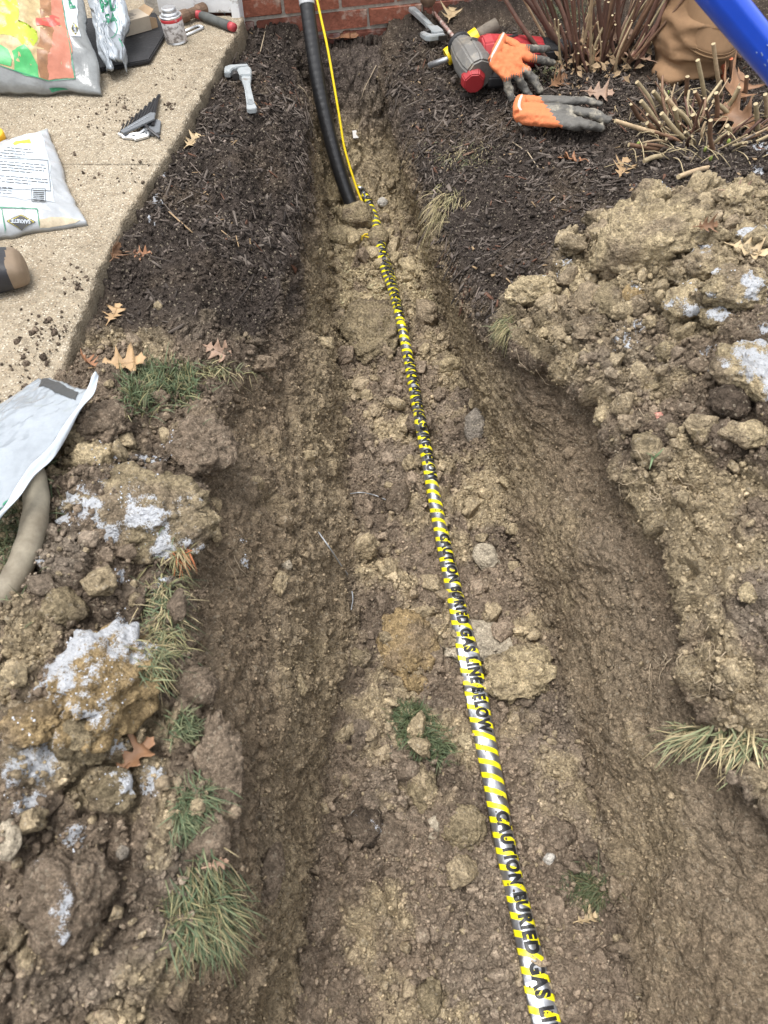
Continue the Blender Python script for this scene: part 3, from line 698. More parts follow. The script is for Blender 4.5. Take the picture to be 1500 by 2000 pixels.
clod(430, 1520, 90, 110, 'brown', 'brown clod between grass clumps on the left rim', group=GC, sink=.4)
clod(205, 838, 100, 90, 'brown', 'brown sod lump beside the torn grey plastic', group=GC, sink=.3)
clod(380, 1350, 90, 90, 'brown', 'grey brown clod below the middle grass on the left rim', group=GC, sink=.45)
clod(525, 1700, 60, 90, 'brown', 'clod stuck to the lower left trench wall', group=GC, sink=.45)
clod(120, 1190, 90, 70, 'tan', 'tan lump between hose end and snow capped clod', group=GC, sink=.4)
clod(935, 1252, 150, 92, 'pale', 'pale limestone slab lying under the caution tape', 'stone', 'stone', flat=.35, facet=.9, crumb=1.0, sink=.42, group=GS, rough=1.0)
clod(950, 1088, 74, 56, 'pale', 'pale angular rock by the right trench wall', 'stone', 'stone', facet=.95, crumb=1.0, sink=.3, group=GS, rough=1.1)
clod(927, 834, 46, 66, 'grey', 'smooth grey oval stone by the right trench wall', 'stone', 'stone', rough=.35, crumb=.2, sink=.15, group=GS, flat=.6)
clod(842, 1610, 46, 42, 'pale', 'pale pebble left of the tape near the bottom', 'stone', 'stone', rough=.8, crumb=.5, sink=.3, group=GS, facet=.5)
clod(1072, 1678, 28, 28, 'white', 'white stone chip right of the tape', 'stone', 'stone', facet=.9, crumb=.4, sink=.1, group=GS, sub=3)
clod(747, 397, 20, 20, 'white', 'white pebble beside the tape below the pipe', 'stone', 'stone', rough=.5, crumb=.2, sink=.1, group=GS, sub=3)
clod(16, 1640, 58, 84, 'pale', 'pale squarish stone at the left edge of the photo', 'stone', 'stone', facet=.8, crumb=.4, sink=.15, group=GS)
clod(1284, 818, 24, 20, 'pink', 'small pink brick fragment on the right heap', 'stone', 'stone', facet=.8, sink=.1, group=GS, sub=3)
clod(560, 1105, 24, 26, 'pale', 'small pale stone set in the left trench wall', 'stone', 'stone', facet=.8, sink=.2, group=GS, sub=3)
clod(240, 1665, 26, 26, 'grey', 'small grey stone in the left heap', 'stone', 'stone', rough=.4, sink=.1, group=GS, sub=3)
clod(697, 1590, 22, 16, 'white', 'frosted white chip by the dark clod', 'stone', 'stone', rough=.5, sink=.1, group=GS, sub=3)

# all earth together, for scattering
_vs, _fs, _b = [GT[::2, ::2].reshape(-1, 3)], [], 0
_a, _bb = GT[::2, ::2].shape[:2]; _k = np.arange(_a * _bb).reshape(_a, _bb)
_fs += np.column_stack([_k[:-1, :-1].ravel(), _k[:-1, 1:].ravel(), _k[1:, 1:].ravel(), _k[1:, :-1].ravel()]).tolist(); _b = _a * _bb
for v_, f_ in big_clods: _vs.append(v_); _fs += (f_ + _b).tolist(); _b += len(v_)
BVH2 = BVHTree.FromPolygons(np.vstack(_vs).tolist(), _fs); del _vs, _fs

def rot_mats(n, tilt=None):
    q = rng.normal(size=(n, 4)); q /= np.linalg.norm(q, axis=1, keepdims=True); a, b, c_, d = q.T
    return np.stack([np.stack([a*a+b*b-c_*c_-d*d, 2*(b*c_-a*d), 2*(b*d+a*c_)], -1), np.stack([2*(b*c_+a*d), a*a-b*b+c_*c_-d*d, 2*(c_*d-a*b)], -1), np.stack([2*(b*d-a*c_), 2*(c_*d+a*b), a*a-b*b-c_*c_+d*d], -1)], 1)
M_CRUMB = soil_material('crumb_earth', .45, True)
TPL = {}
def template(key, shapes, flat):
    if key in TPL: return TPL[key]
    cl = bpy.data.collections.new('template_' + key)
    for i, (tv, tf) in enumerate(shapes):
        cl.objects.link(bpy.data.objects.new('%s_%02d' % (key, i), mesh_from(key, tv, tf, M_CRUMB, not flat)))
    TPL[key] = cl; return cl
def instanced(name, key, shapes, pos, size, squash, cols, label, flat=False):
    """tens of thousands of crumbs: one object whose points carry instances"""
    n = len(pos); me = bpy.data.meshes.new(name); me.vertices.add(n); me.vertices.foreach_set('co', np.asarray(pos, np.float32).ravel())
    def put(nm, ty, arr, field):
        a = me.attributes.new(nm, ty, 'POINT'); a.data.foreach_set(field, np.ascontiguousarray(arr).ravel())
    put('sc', 'FLOAT_VECTOR', (size[:, None] * squash).astype(np.float32), 'vector'); put('rot', 'FLOAT_VECTOR', rng.uniform(0, 6.283, (n, 3)).astype(np.float32), 'vector')
    put('tid', 'INT', rng.integers(len(shapes), size=n).astype(np.int32), 'value'); c4 = np.ones((n, 4), np.float32); c4[:, :3] = cols; put('icol', 'FLOAT_COLOR', c4, 'color')
    o = link(name, me); ng = bpy.data.node_groups.new(name, 'GeometryNodeTree')
    ng.interface.new_socket('Geometry', in_out='INPUT', socket_type='NodeSocketGeometry'); ng.interface.new_socket('Geometry', in_out='OUTPUT', socket_type='NodeSocketGeometry')
    N = ng.nodes; gi, go = N.new('NodeGroupInput'), N.new('NodeGroupOutput'); ip = N.new('GeometryNodeInstanceOnPoints'); ci = N.new('GeometryNodeCollectionInfo')
    ci.inputs['Collection'].default_value = template(key, shapes, flat); ci.inputs['Separate Children'].default_value = True; ci.inputs['Reset Children'].default_value = True
    def attr(nm, ty):
        q = N.new('GeometryNodeInputNamedAttribute'); q.data_type = ty; q.inputs['Name'].default_value = nm; return [s_ for s_ in q.outputs if s_.enabled][0]
    Lk = ng.links; Lk.new(gi.outputs[0], ip.inputs['Points']); Lk.new(ci.outputs[0], ip.inputs['Instance']); ip.inputs['Pick Instance'].default_value = True
    Lk.new(attr('tid', 'INT'), ip.inputs['Instance Index']); e2r = N.new('FunctionNodeEulerToRotation'); Lk.new(attr('rot', 'FLOAT_VECTOR'), e2r.inputs[0]); Lk.new(e2r.outputs[0], ip.inputs['Rotation']); Lk.new(attr('sc', 'FLOAT_VECTOR'), ip.inputs['Scale'])
    Lk.new(ip.outputs[0], go.inputs[0]); md_ = o.modifiers.new('scatter', 'NODES'); md_.node_group = ng
    tag(o, label, None, None, 'stuff'); return o
def scatter(name, tmpl, pos, size, cols, material, kind='stuff', squash=None, label=None, smooth=True):
    """many small lumps as one mesh"""
    V, F, C, b = [], [], [], 0
    which = rng.integers(len(tmpl), size=len(pos)); Rm = rot_mats(len(pos))
    for t, (tv, tf) in enumerate(tmpl):
        k = np.nonzero(which == t)[0]
        if not len(k): continue
        sc = size[k][:, None, None] * np.ones((1, 1, 3)) if squash is None else size[k][:, None, None] * squash[k][:, None, :]
        vv = np.einsum('nij,nkj->nki', Rm[k], tv[None] * sc) + pos[k][:, None, :]
        V.append(vv.reshape(-1, 3)); F.append((tf[None] + (np.arange(len(k)) * len(tv))[:, None, None] + b).reshape(-1, 3)); b += len(k) * len(tv)
        C.append(np.repeat(cols[k], len(tv), 0))
    me = mesh_from(name, np.vstack(V), np.vstack(F), material, smooth); setcol(me, np.vstack(C))
    o = link(name, me); tag(o, label, None, None, kind); return o
# random points on the sheet, weighted
inview = (TV[:, 0] > -1.0) & (TV[:, 0] < 1.25) & (TV[:, 1] > -.05) & (TV[:, 1] < 2.9) & (TV[:, 0] > np.where(TV[:, 1] > .9, edge_x(TV[:, 1]) + .01, -1))
area = np.linalg.norm(np.cross(du, dv), axis=2).ravel()
def pick(weight, n):
    p = weight * inview * area; p = p / p.sum(); k = rng.choice(len(TV), n, p=p); return k
wgt_c = spoil * 1.0 + flr * (1 - endw * .9) * .75 + walls * .03
clump = smooth01(fbm(TV, 6, 3, 101), -.25, .35) * .9 + .1
k = pick(wgt_c * clump, 1900)
sz = np.clip(rng.lognormal(math.log(.0075), .50, len(k)), .004, .026)
tm2 = [lump(3, 200 + i, 1.5, 2.0, .95) for i in range(8)]
cc_ = TC[k] * rng.uniform(.72, 1.10, (len(k), 1)); cc_ = mixc(cc_, CLAY, (rng.random(len(k)) < .15) * .55); cc_ = np.clip(cc_, 0, .42)
instanced('soil_lumps', 'lump', tm2, TV[k] + nrm.reshape(-1, 3)[k] * sz[:, None] * .35, sz, rng.uniform(.7, 1.2, (len(k), 3)), cc_, 'loose thumb sized lumps of soil')
kb = pick(spoil * .8 * clump + flr * (1 - endw) * 1.0 * smooth01(TV[:, 1], .2, .9) + spoil * 2.2 * (c > 9) * smooth01(TV[:, 1], 1.15, 1.4) + walls * .10 * (c < 6), 980)
sz = np.clip(rng.lognormal(math.log(.0135), .48, len(kb)), .007, .044)
tm3 = [lump(4, 400 + i, 1.4, 1.6, .9) for i in range(10)]
cb_ = TC[kb] * rng.uniform(.75, 1.10, (len(kb), 1)); cb_ = np.clip(mixc(cb_, CLAY, (rng.random(len(kb)) < .34) * .7), 0, .45)
instanced('soil_clods', 'clod', tm3, TV[kb] + nrm.reshape(-1, 3)[kb] * sz[:, None] * .30, sz, rng.uniform(.65, 1.2, (len(kb), 3)), cb_, 'loose broken clods of soil and clay')
k = pick((spoil * 1.0 + flr * (1 - endw * .8) * .75 + walls * np.where(c > 6, .28, .5) + bedm * .50) * (clump * .7 + .3), 130000)
sz = np.clip(rng.lognormal(math.log(.0024), .48, len(k)), .0010, .008) * (1 - .30 * walls[k])
tmc = [lump(2, 500 + i, 1.5, 2.4, 1.0) for i in range(8)]
tm1 = [lump(1, 300 + i, 1.0, 1.5) for i in range(5)]
cc_ = TC[k] * rng.uniform(.62, 1.22, (len(k), 1)); cc_ = mixc(cc_, CLAY * 1.0, (rng.random(len(k)) < .09) * .65 * (1 - bedm[k])); cc_ = np.clip(cc_, 0, .5)
instanced('soil_crumbs', 'crumb', tmc, TV[k] + nrm.reshape(-1, 3)[k] * sz[:, None] * .4, sz, rng.uniform(.7, 1.25, (len(k), 3)), cc_, 'fine crumbs of loose soil', True)
# snow grains
pos = []
for q, r_ in snow_c:
    for _ in range(int(10 + r_ * 900)):
        a, d = rng.uniform(0, 6.283), r_ * 1.15 * math.sqrt(rng.random())
        l_, n_ = drop(q.x + d * math.cos(a), q.y + d * math.sin(a) * 1.2, BVH2, q.z + .12); pos.append(tuple(l_ + n_ * .0008))
pos = np.array(pos); nz = fbm(pos, 45, 4, 91) + .5 * fbm(pos, 160, 2, 93); pos = pos[(nz > .02)]
M_SNOW = mat('snow', (.78, .83, .92), .85, spec=.2, attr='Col', bump=.001, bscale=300)
sz = np.clip(rng.lognormal(math.log(.0010), .3, len(pos)), .0006, .002)
scatter('snow_grains', tm1, pos, sz, np.repeat(L3(.62, .65, .70)[None], len(pos), 0) * rng.uniform(.9, 1.05, (len(pos), 1)), M_SNOW, label='granular patches of old snow', smooth=True)
# mulch chips
k = pick(bedm * (1 - walls * .75) * (1 - smooth01(fbm(TV, 6, 4, 111), -.15, .3) * .85) * (1 - .8 * (c < 3.3) * (1 - smooth01(TV[:, 1] + fbm(TV, 5, 3, 113) * .25, 1.45, 1.75))), 7600)
n = len(k)
ln = np.clip(rng.lognormal(math.log(.0080), .65, n), .0025, .040); wd = np.clip(rng.lognormal(math.log(.0024), .5, n), .0008, .008); th = rng.uniform(.0006, .0018, n)
tb = np.array([(-1, -1, -1), (1, -.6, -1), (1, .7, -1), (-1, 1, -1), (-1, -.9, 1), (.9, -.5, .6), (1, .5, 1), (-.95, .8, .8)])
fb = np.array([(0, 3, 2, 1), (4, 5, 6, 7), (0, 1, 5, 4), (1, 2, 6, 5), (2, 3, 7, 6), (3, 0, 4, 7)])
az = rng.uniform(0, 6.283, n); tl = rng.normal(0, .38, n); rl = rng.normal(0, .7, n)
lv = tb[None] * np.stack([ln, wd, th], 1)[:, None, :]
lv[:, :, 1] += (tb[None, :, 0] ** 2) * rng.normal(0, .0015, (n, 1))
ca, sa = np.cos(rl)[:, None], np.sin(rl)[:, None]; y1, z1 = lv[:, :, 1] * ca - lv[:, :, 2] * sa, lv[:, :, 1] * sa + lv[:, :, 2] * ca
ca, sa = np.cos(tl)[:, None], np.sin(tl)[:, None]; x1, z2 = lv[:, :, 0] * ca - z1 * sa, lv[:, :, 0] * sa + z1 * ca
ca, sa = np.cos(az)[:, None], np.sin(az)[:, None]; x2, y2 = x1 * ca - y1 * sa, x1 * sa + y1 * ca
nn = nrm.reshape(-1, 3)[k]
vv = np.stack([x2, y2, z2 - x2 * (nn[:, 0] / nn[:, 2].clip(.3))[:, None] - y2 * (nn[:, 1] / nn[:, 2].clip(.3))[:, None]], -1) + (TV[k] + nn * .0025)[:, None, :]
ch = np.repeat(MULCH[None] * 1.1, n, 0) * rng.lognormal(.0, .55, (n, 1)); r_ = rng.random(n)
ch = mixc(ch, L3(.15, .125, .105), (r_ < .26) * .8); ch = mixc(ch, L3(.16, .07, .04), ((r_ > .26) & (r_ < .31)) * .6); ch = mixc(ch, L3(.36, .25, .14), ((r_ > .31) & (r_ < .33)) * .8)
M_MULCH = mat('mulch_bark', (1, 1, 1), .85, attr='Col', var=.3, vscale=160, bump=.0008, bscale=500, spec=.3)
me = mesh_from('mulch_chips', vv.reshape(-1, 3), (fb[None] + (np.arange(n) * 8)[:, None, None]).reshape(-1, 4), M_MULCH, False); setcol(me, np.repeat(ch, 8, 0))
tag(link('mulch_chips', me), 'dark shredded bark mulch over the planting bed', None, None, 'stuff')
# ------------------------------------------------------------------ caution tape
TP = [(700, 372, 8), (717, 387, 12), (727, 413, 17), (736, 440, 21), (741, 465, 22), (748, 507, 24), (758, 533, 29), (767, 560, 23), (773, 587, 21), (779, 613, 18), (784, 640, 18), (791, 667, 21), (798, 700, 22), (810, 767, 24), (823, 833, 26), (836, 900, 28), (847, 967, 28), (860, 1033, 30), (874, 1100, 33), (887, 1150, 35), (900, 1217, 40), (916, 1283, 48), (930, 1350, 49), (941, 1417, 46), (955, 1483, 44), (968, 1550, 45), (986, 1650, 45), (1001, 1717, 44), (1017, 1783, 47), (1033, 1850, 51), (1048, 1917, 57), (1064, 1983, 63), (1078, 2040, 66), (1092, 2100, 66)]
W_T = .051
rows_t = np.array([p[1] for p in TP], float)
raw = []
for px_, py_, w_ in TP:
    q, n_ = hit(px_, py_, BVH2); raw.append(tuple(q))
raw = np.array(raw)
zz = np.convolve(np.pad(raw[:, 2], 2, mode='edge'), [.1, .2, .4, .2, .1], 'valid'); zz = np.maximum(zz, raw[:, 2] - .004) + .006
cen = np.array([tuple(at(p[0], p[1], z_)) for p, z_ in zip(TP, zz)])
chord = np.array([p[2] / 1500 * (Vector(c_) - ORG).dot(ray(750, 1000)) for p, c_ in zip(TP, cen)]) * .97
tt = np.arange(len(TP)); tf_ = np.linspace(0, len(TP) - 1, 420)
def smooth_interp(a, sig=7):
    b = np.interp(tf_, tt, a); n = sig * 3; kx = np.exp(-.5 * (np.arange(-n, n + 1) / sig) ** 2); kx /= kx.sum()
    e0 = 2 * b[0] - b[1:n + 1][::-1]; e1 = 2 * b[-1] - b[-n - 1:-1][::-1]
    return np.convolve(np.concatenate([e0, b, e1]), kx, 'valid')
CEN = np.column_stack([smooth_interp(cen[:, j]) for j in range(3)]); CH = np.clip(smooth_interp(chord) * .96, .012, W_T * .96); ROW = smooth_interp(rows_t)
# ride over the crumbs: never below the highest earth under the strip
_need = []
for q_ in CEN:
    _need.append(max(drop(q_[0] + e_, q_[1], BVH2, q_[2] + .08)[0].z for e_ in (-.014, 0, .014)) + .002)
_need = np.array(_need); _need = np.maximum(CEN[:, 2], _need); _pk = np.array([_need[max(0, i - 5):i + 6].max() for i in range(len(_need))])
_k = np.exp(-.5 * (np.arange(-30, 31) / 12.0) ** 2); _k /= _k.sum(); _zz = np.convolve(np.pad(_pk, 30, mode='edge'), _k, 'valid')
for _ in range(6):
    _zz = np.maximum(_zz, _need + .001); _zz = np.convolve(np.pad(_zz, 30, mode='edge'), _k, 'valid') * .5 + _zz * .5
_zz = np.maximum(_zz, _need)
for i in range(len(CEN)):
    d_ = Vector(CEN[i]) - ORG; CEN[i] = np.array(ORG + d_ * ((_zz[i] - CAM_H) / d_.z))
SL = np.concatenate([[0], np.cumsum(np.linalg.norm(np.diff(CEN, axis=0), axis=1))])
def tape_pt(s, u):
    """point on the tape: s metres along it, u metres across (-W/2 .. W/2)"""
    s = np.asarray(s, float); u = np.asarray(u, float)
    c_ = np.column_stack([np.interp(s, SL, CEN[:, j]) for j in range(3)]); ds_ = .01
    t_ = np.column_stack([np.interp(np.clip(s + ds_, 0, SL[-1]), SL, CEN[:, j]) - np.interp(np.clip(s - ds_, 0, SL[-1]), SL, CEN[:, j]) for j in range(3)])
    t_ /= np.linalg.norm(t_, axis=1, keepdims=True)
    up = np.array([0, 0, 1.0]); sd_ = np.cross(t_, up); sd_ /= np.linalg.norm(sd_, axis=1, keepdims=True); sd_ = -sd_ * np.sign((sd_ * np.array([1, 0, 0])).sum(1))[:, None] * -1
    nu = np.cross(sd_, t_); nu *= np.sign(nu[:, 2])[:, None]
    ch = np.interp(s, SL, CH); ratio = ch / W_T
    # half opening angle a of an arc with chord/arc = sin(a)/a
    aa = np.linspace(.02, 2.6, 400); rr = np.sin(aa) / aa; a = np.interp(-ratio, -rr, aa); rad = W_T / (2 * a); th = u / rad
    wob = .0010 * np.sin(s * 61 + u * 120) + .0014 * np.sin(s * 23 + 1.3) + .0006 * np.sin(s * 131 - u * 160 + 2 * np.sin(s * 9))
    return c_ + sd_ * (rad * np.sin(th))[:, None] + nu * (rad * (np.cos(th) - np.cos(a)) + wob)[:, None], nu, sd_
NU = 15; us = np.linspace(-W_T / 2, W_T / 2, NU); ns_ = 520; ss = np.linspace(0, SL[-1], ns_)
Sg, Ug = np.meshgrid(ss, us, indexing='ij'); TPV, _n, _s = tape_pt(Sg.ravel(), Ug.ravel())
ix = np.arange(ns_ * NU).reshape(ns_, NU); TPF = np.column_stack([ix[:-1, :-1].ravel(), ix[1:, :-1].ravel(), ix[1:, 1:].ravel(), ix[:-1, 1:].ravel()])
def tape_material():
    m = bpy.data.materials.new('caution_tape'); m.use_nodes = True; nt = m.node_tree; N = nt.nodes; Lk = nt.links; b = N['Principled BSDF']
    uv = N.new('ShaderNodeUVMap'); uv.uv_map = 'UVMap'; sp = N.new('ShaderNodeSeparateXYZ'); Lk.new(uv.outputs[0], sp.inputs[0])
    def mth(op, a, b_=None):
        q = N.new('ShaderNodeMath'); q.operation = op
        for i_, z_ in enumerate((a, b_)):
            if z_ is None: continue
            if isinstance(z_, (int, float)): q.inputs[i_].default_value = z_
            else: Lk.new(z_, q.inputs[i_])
        return q.outputs[0]
    ph = mth('FRACT', mth('MULTIPLY', mth('SUBTRACT', sp.outputs[1], mth('MULTIPLY', sp.outputs[0], .42)), 1 / .0290))
    st_ = mth('LESS_THAN', ph, .39)
    n = N.new('ShaderNodeTexNoise'); n.inputs['Scale'].default_value = 26; n.inputs['Detail'].default_value = 8; tc = N.new('ShaderNodeTexCoord'); Lk.new(tc.outputs['Object'], n.inputs['Vector'])
    dr = N.new('ShaderNodeMapRange'); dr.inputs['From Min'].default_value = .58; dr.inputs['From Max'].default_value = .78; dr.inputs['To Max'].default_value = .62; Lk.new(n.outputs['Fac'], dr.inputs['Value'])
    mx = N.new('ShaderNodeMix'); mx.data_type = 'RGBA'; Lk.new(st_, mx.inputs['Factor']); mx.inputs['A'].default_value = (.46, .47, .49, 1); mx.inputs['B'].default_value = (.74, .64, .012, 1)
    md = N.new('ShaderNodeMix'); md.data_type = 'RGBA'; Lk.new(dr.outputs[0], md.inputs['Factor']); Lk.new(mx.outputs['Result'], md.inputs['A']); md.inputs['B'].default_value = (.22, .17, .12, 1)
    Lk.new(md.outputs['Result'], b.inputs['Base Color'])
    inv = mth('SUBTRACT', .92, mth('MULTIPLY', st_, .92)); Lk.new(inv, b.inputs['Metallic'])
    b.inputs['Roughness'].default_value = .36
    n2 = N.new('ShaderNodeTexNoise'); n2.inputs['Scale'].default_value = 55; n2.inputs['Detail'].default_value = 3; Lk.new(tc.outputs['Object'], n2.inputs['Vector'])
    bp = N.new('ShaderNodeBump'); bp.inputs['Distance'].default_value = .0022; bp.inputs['Strength'].default_value = .6; Lk.new(n2.outputs['Fac'], bp.inputs['Height']); Lk.new(bp.outputs[0], b.inputs['Normal'])
    return m
tape = empty('caution_tape', loc=tuple(TPV[len(TPV) // 2])); tag(tape, 'silver and yellow striped caution tape running along the trench floor', 'tape')
me = mesh_from('strip', TPV, TPF, tape_material(), True)
uvl = me.uv_layers.new(name='UVMap'); li = np.empty(len(me.loops), np.int32); me.loops.foreach_get('vertex_index', li)
uvl.data.foreach_set('uv', np.column_stack([Ug.ravel()[li], Sg.ravel()[li]]).astype(np.float32).ravel())
strip = link('strip', me, tape)
md = strip.modifiers.new('thickness', 'SOLIDIFY'); md.thickness = .0003; md.offset = -1
M_INK = mat('black_ink', (.012, .012, .013), .45)
s_of = lambda r_: float(np.interp(r_, ROW, SL))
Lc = s_of(1435) - s_of(1050); per = s_of(1590) - s_of(1050); st0 = s_of(1050)
tvx, tfx = text_mesh('CAUTION BURIED GAS LINE BELOW', cuts=.22, bold=.060, spacing=1.16)
wtx = tvx[:, 0].max(); v0, v1 = tvx[:, 1].min(), tvx[:, 1].max()
for kk in range(-4, 2):
    s_a = st0 + kk * per
    s_v = s_a + tvx[:, 0] / wtx * Lc; u_v = -.0095 + (tvx[:, 1] - v0) / (v1 - v0) * .0285
    ok = (s_v > .012) & (s_v < SL[-1] - .001)
    f_ok = [f for f in tfx if all(ok[i] for i in f)]
    if len(f_ok) < 10: continue
    pv, nu_, sd_ = tape_pt(s_v, u_v)
    # lift along the local surface normal
    e = 1e-4; pu, _, _ = tape_pt(s_v, u_v + e); ps, _, _ = tape_pt(np.clip(s_v + e, 0, SL[-1]), u_v)
    nn_ = np.cross(pu - pv, ps - pv); nn_ /= np.linalg.norm(nn_, axis=1, keepdims=True) + 1e-15; nn_ *= np.where((nn_ * nu_).sum(1) < 0, -1, 1)[:, None]
    used = sorted({i for f in f_ok for i in f}); mp = {a: b for b, a in enumerate(used)}
    link('lettering', mesh_from('lettering', (pv + nn_ * .0005)[used], [tuple(mp[i] for i in f) for f in f_ok], M_INK, False), tape)

_n = 420; _s = rng.uniform(.02, SL[-1] - .01, _n); _cl = np.sin(_s * 17) + np.sin(_s * 41 + 2) + rng.normal(0, .7, _n); _s = _s[_cl > .1]; _u = np.clip(rng.normal(.0, .012, len(_s)), -.022, .022)
_p, _nu, _ = tape_pt(_s, _u); _sz = np.clip(rng.lognormal(math.log(.0013), .5, len(_s)), .0006, .005)
scatter('soil_on_tape', tm1, _p + _nu * .001, _sz, np.repeat(SOIL[None] * .8, len(_s), 0) * rng.uniform(.7, 1.3, (len(_s), 1)), M_CLOD, label='crumbs of soil lying on the caution tape')
# ------------------------------------------------------------------ black pipe, tracer wire
def on_plane(px, py, p0, n):
    d = ray(px, py); t = (Vector(p0) - ORG).dot(n) / d.dot(n); return ORG + d * t
PN = Vector((0, -.5, .30)).normalized(); PP = Vector((0, 2.52, -.41))
PN = Vector((0, -1, .70)).normalized()
def pipe_pts(lst, lift=0.0): return [on_plane(a, b, PP + PN * lift, PN) for a, b in lst]
def spline(pts, n=60):
    pts = [Vector(p) for p in pts]; P_ = [pts[0] * 2 - pts[1]] + pts + [pts[-1] * 2 - pts[-2]]; out = []
    m_ = len(pts) - 1
    for i in range(n):
        t = i / (n - 1) * m_; k = min(int(t), m_ - 1); t -= k; a, b, c_, d = P_[k:k + 4]
        out.append(.5 * ((2 * b) + (c_ - a) * t + (2 * a - 5 * b + 4 * c_ - d) * t * t + (3 * b - a - 3 * c_ + d) * t ** 3))
    return out
M_PIPE = mat('black_plastic_pipe', (.013, .013, .014), .40, bump=.0012, bscale=70, col2=(.16, .125, .08), mscale=9, mlo=.60, mhi=.80, spec=.6)
_pp = spline(pipe_pts([(582, -150), (592, -60), (601, 20), (612, 100), (623, 170), (638, 240), (656, 310), (677, 375), (699, 430), (722, 485), (748, 550), (775, 620)]), 460)
pipe = empty('gas_riser_pipe', loc=_pp[-1]); tag(pipe, 'black taped pipe rising from the trench against the brick wall', 'pipe')
mb = MB(); nP = len(_pp); rad = [.0242 + ((.0004 * abs(math.sin(i * .40 + .6 * math.sin(i * .11)))) * (1 if i < nP * .6 else .15)) for i in range(nP)]
mb.tube(_pp, rad, 20, True); mb.build('tube', M_PIPE, pipe, smooth=True)
M_DUCT = mat('grey_duct_tape', (.42, .43, .44), .5, bump=.001, bscale=90, var=.1)
mb = MB(); _q = [p for p in _pp if p.z > aty(600, 8, _pp[70].y).z][:130]
mb.tube(_q, [.0268 + .0010 * math.sin(i * .4) for i in range(len(_q))], 20, True); mb.build('tape_wrap', M_DUCT, pipe, smooth=True)
M_YEL = mat('yellow_plastic', (.80, .58, .01), .4)
_wp = spline(pipe_pts([(600, -90), (616, -15), (628, 40), (640, 95), (653, 170), (664, 235), (672, 285), (686, 335), (702, 382), (712, 402)], .0), 80)
mb = MB(); mb.tube(_wp, .0042, 8, True); o = mb.build('tracer_wire', M_YEL, smooth=True); tag(o, 'yellow tracer wire running down beside the black pipe', 'wire')
mb = MB(); q0, _ = hit(724, 462, BVH2); q0 = q0 + Vector((0, -.0, .012))
for i in range(4):
    a = rng.uniform(0, 6.28); pts = [q0]
    for j in range(7):
        a += rng.normal(0, .9); pts.append(pts[-1] + Vector((math.cos(a) * .009 - .002, math.sin(a) * .009, rng.normal(0, .003))))
    mb.tube(pts, .0022, 6, True)
tag(mb.build('yellow_tie', M_YEL, smooth=True), 'frayed yellow plastic tie by the sand lump on the tape', 'tie')
qb, nb = hit(742, 483, BVH2)
o = clod(742, 481, 40, 42, 'sand', 'damp sand ball resting on top of the tape', group=GC, rough=.5, crumb=.3, sink=-.15, flat=.8)
o.location = o.location + Vector((0, 0, .012))
clod(700, 438, 74, 50, 'sand', 'sand heaped against the bottom end of the pipe', group=GC, rough=.6, crumb=.8, sink=-.1, flat=.8)
def surf_tube(name, pts, r_, material, label, cat, lift=.002, group=None, n=40, taper=False):
    w3 = []
    for a, b in pts:
        q, n_ = hit(a, b, BVH2); w3.append(q + n_ * lift)
    s_ = spline(w3, n); rr = [r_ * ((1 - .7 * i / (n - 1)) if taper else 1) for i in range(n)]
    m_ = MB(); m_.tube(s_, rr, 6, True); o_ = m_.build(name, material, smooth=True); tag(o_, label, cat, group); return o_
M_WIRE = mat('grey_wire', (.42, .44, .46), .45, metal=.4)
surf_tube('thin_wire', [(618, 1040), (640, 1068), (662, 1098), (678, 1130), (686, 1165), (683, 1192)], .0016, M_WIRE, 'thin grey wire arching out of the left trench wall', 'wire', .006)
surf_tube('thin_wire', [(682, 966), (705, 964), (735, 967), (762, 978), (788, 990)], .0014, M_WIRE, 'thin grey wire lying across the soil left of the tape', 'wire', .004)
# beige hose on the left
M_HOSE = mat('muddy_hose', (.27, .24, .18), .75, var=.25, vscale=25, bump=.0015, bscale=60, col2=(.14, .115, .08), mscale=12, mlo=.45, mhi=.7)
hz = [(40, 880), (66, 935), (70, 1000), (52, 1075), (22, 1140), (-30, 1215), (-110, 1300)]
_h = [hit(a, b, BVH2)[0] for a, b in hz]; _hz = [max(q.z for q in _h[max(0, i - 1):i + 2]) for i in range(len(_h))]; _h = [at(a, b, z_ + .016) for (a, b), z_ in zip(hz, _hz)]
mb = MB(); mb.tube(spline(_h, 60), [.0195 + .0006 * math.sin(i * .9) for i in range(60)], 18, True)
tag(mb.build('water_hose', M_HOSE, smooth=True), 'thick muddy beige hose curving in at the left edge', 'hose')
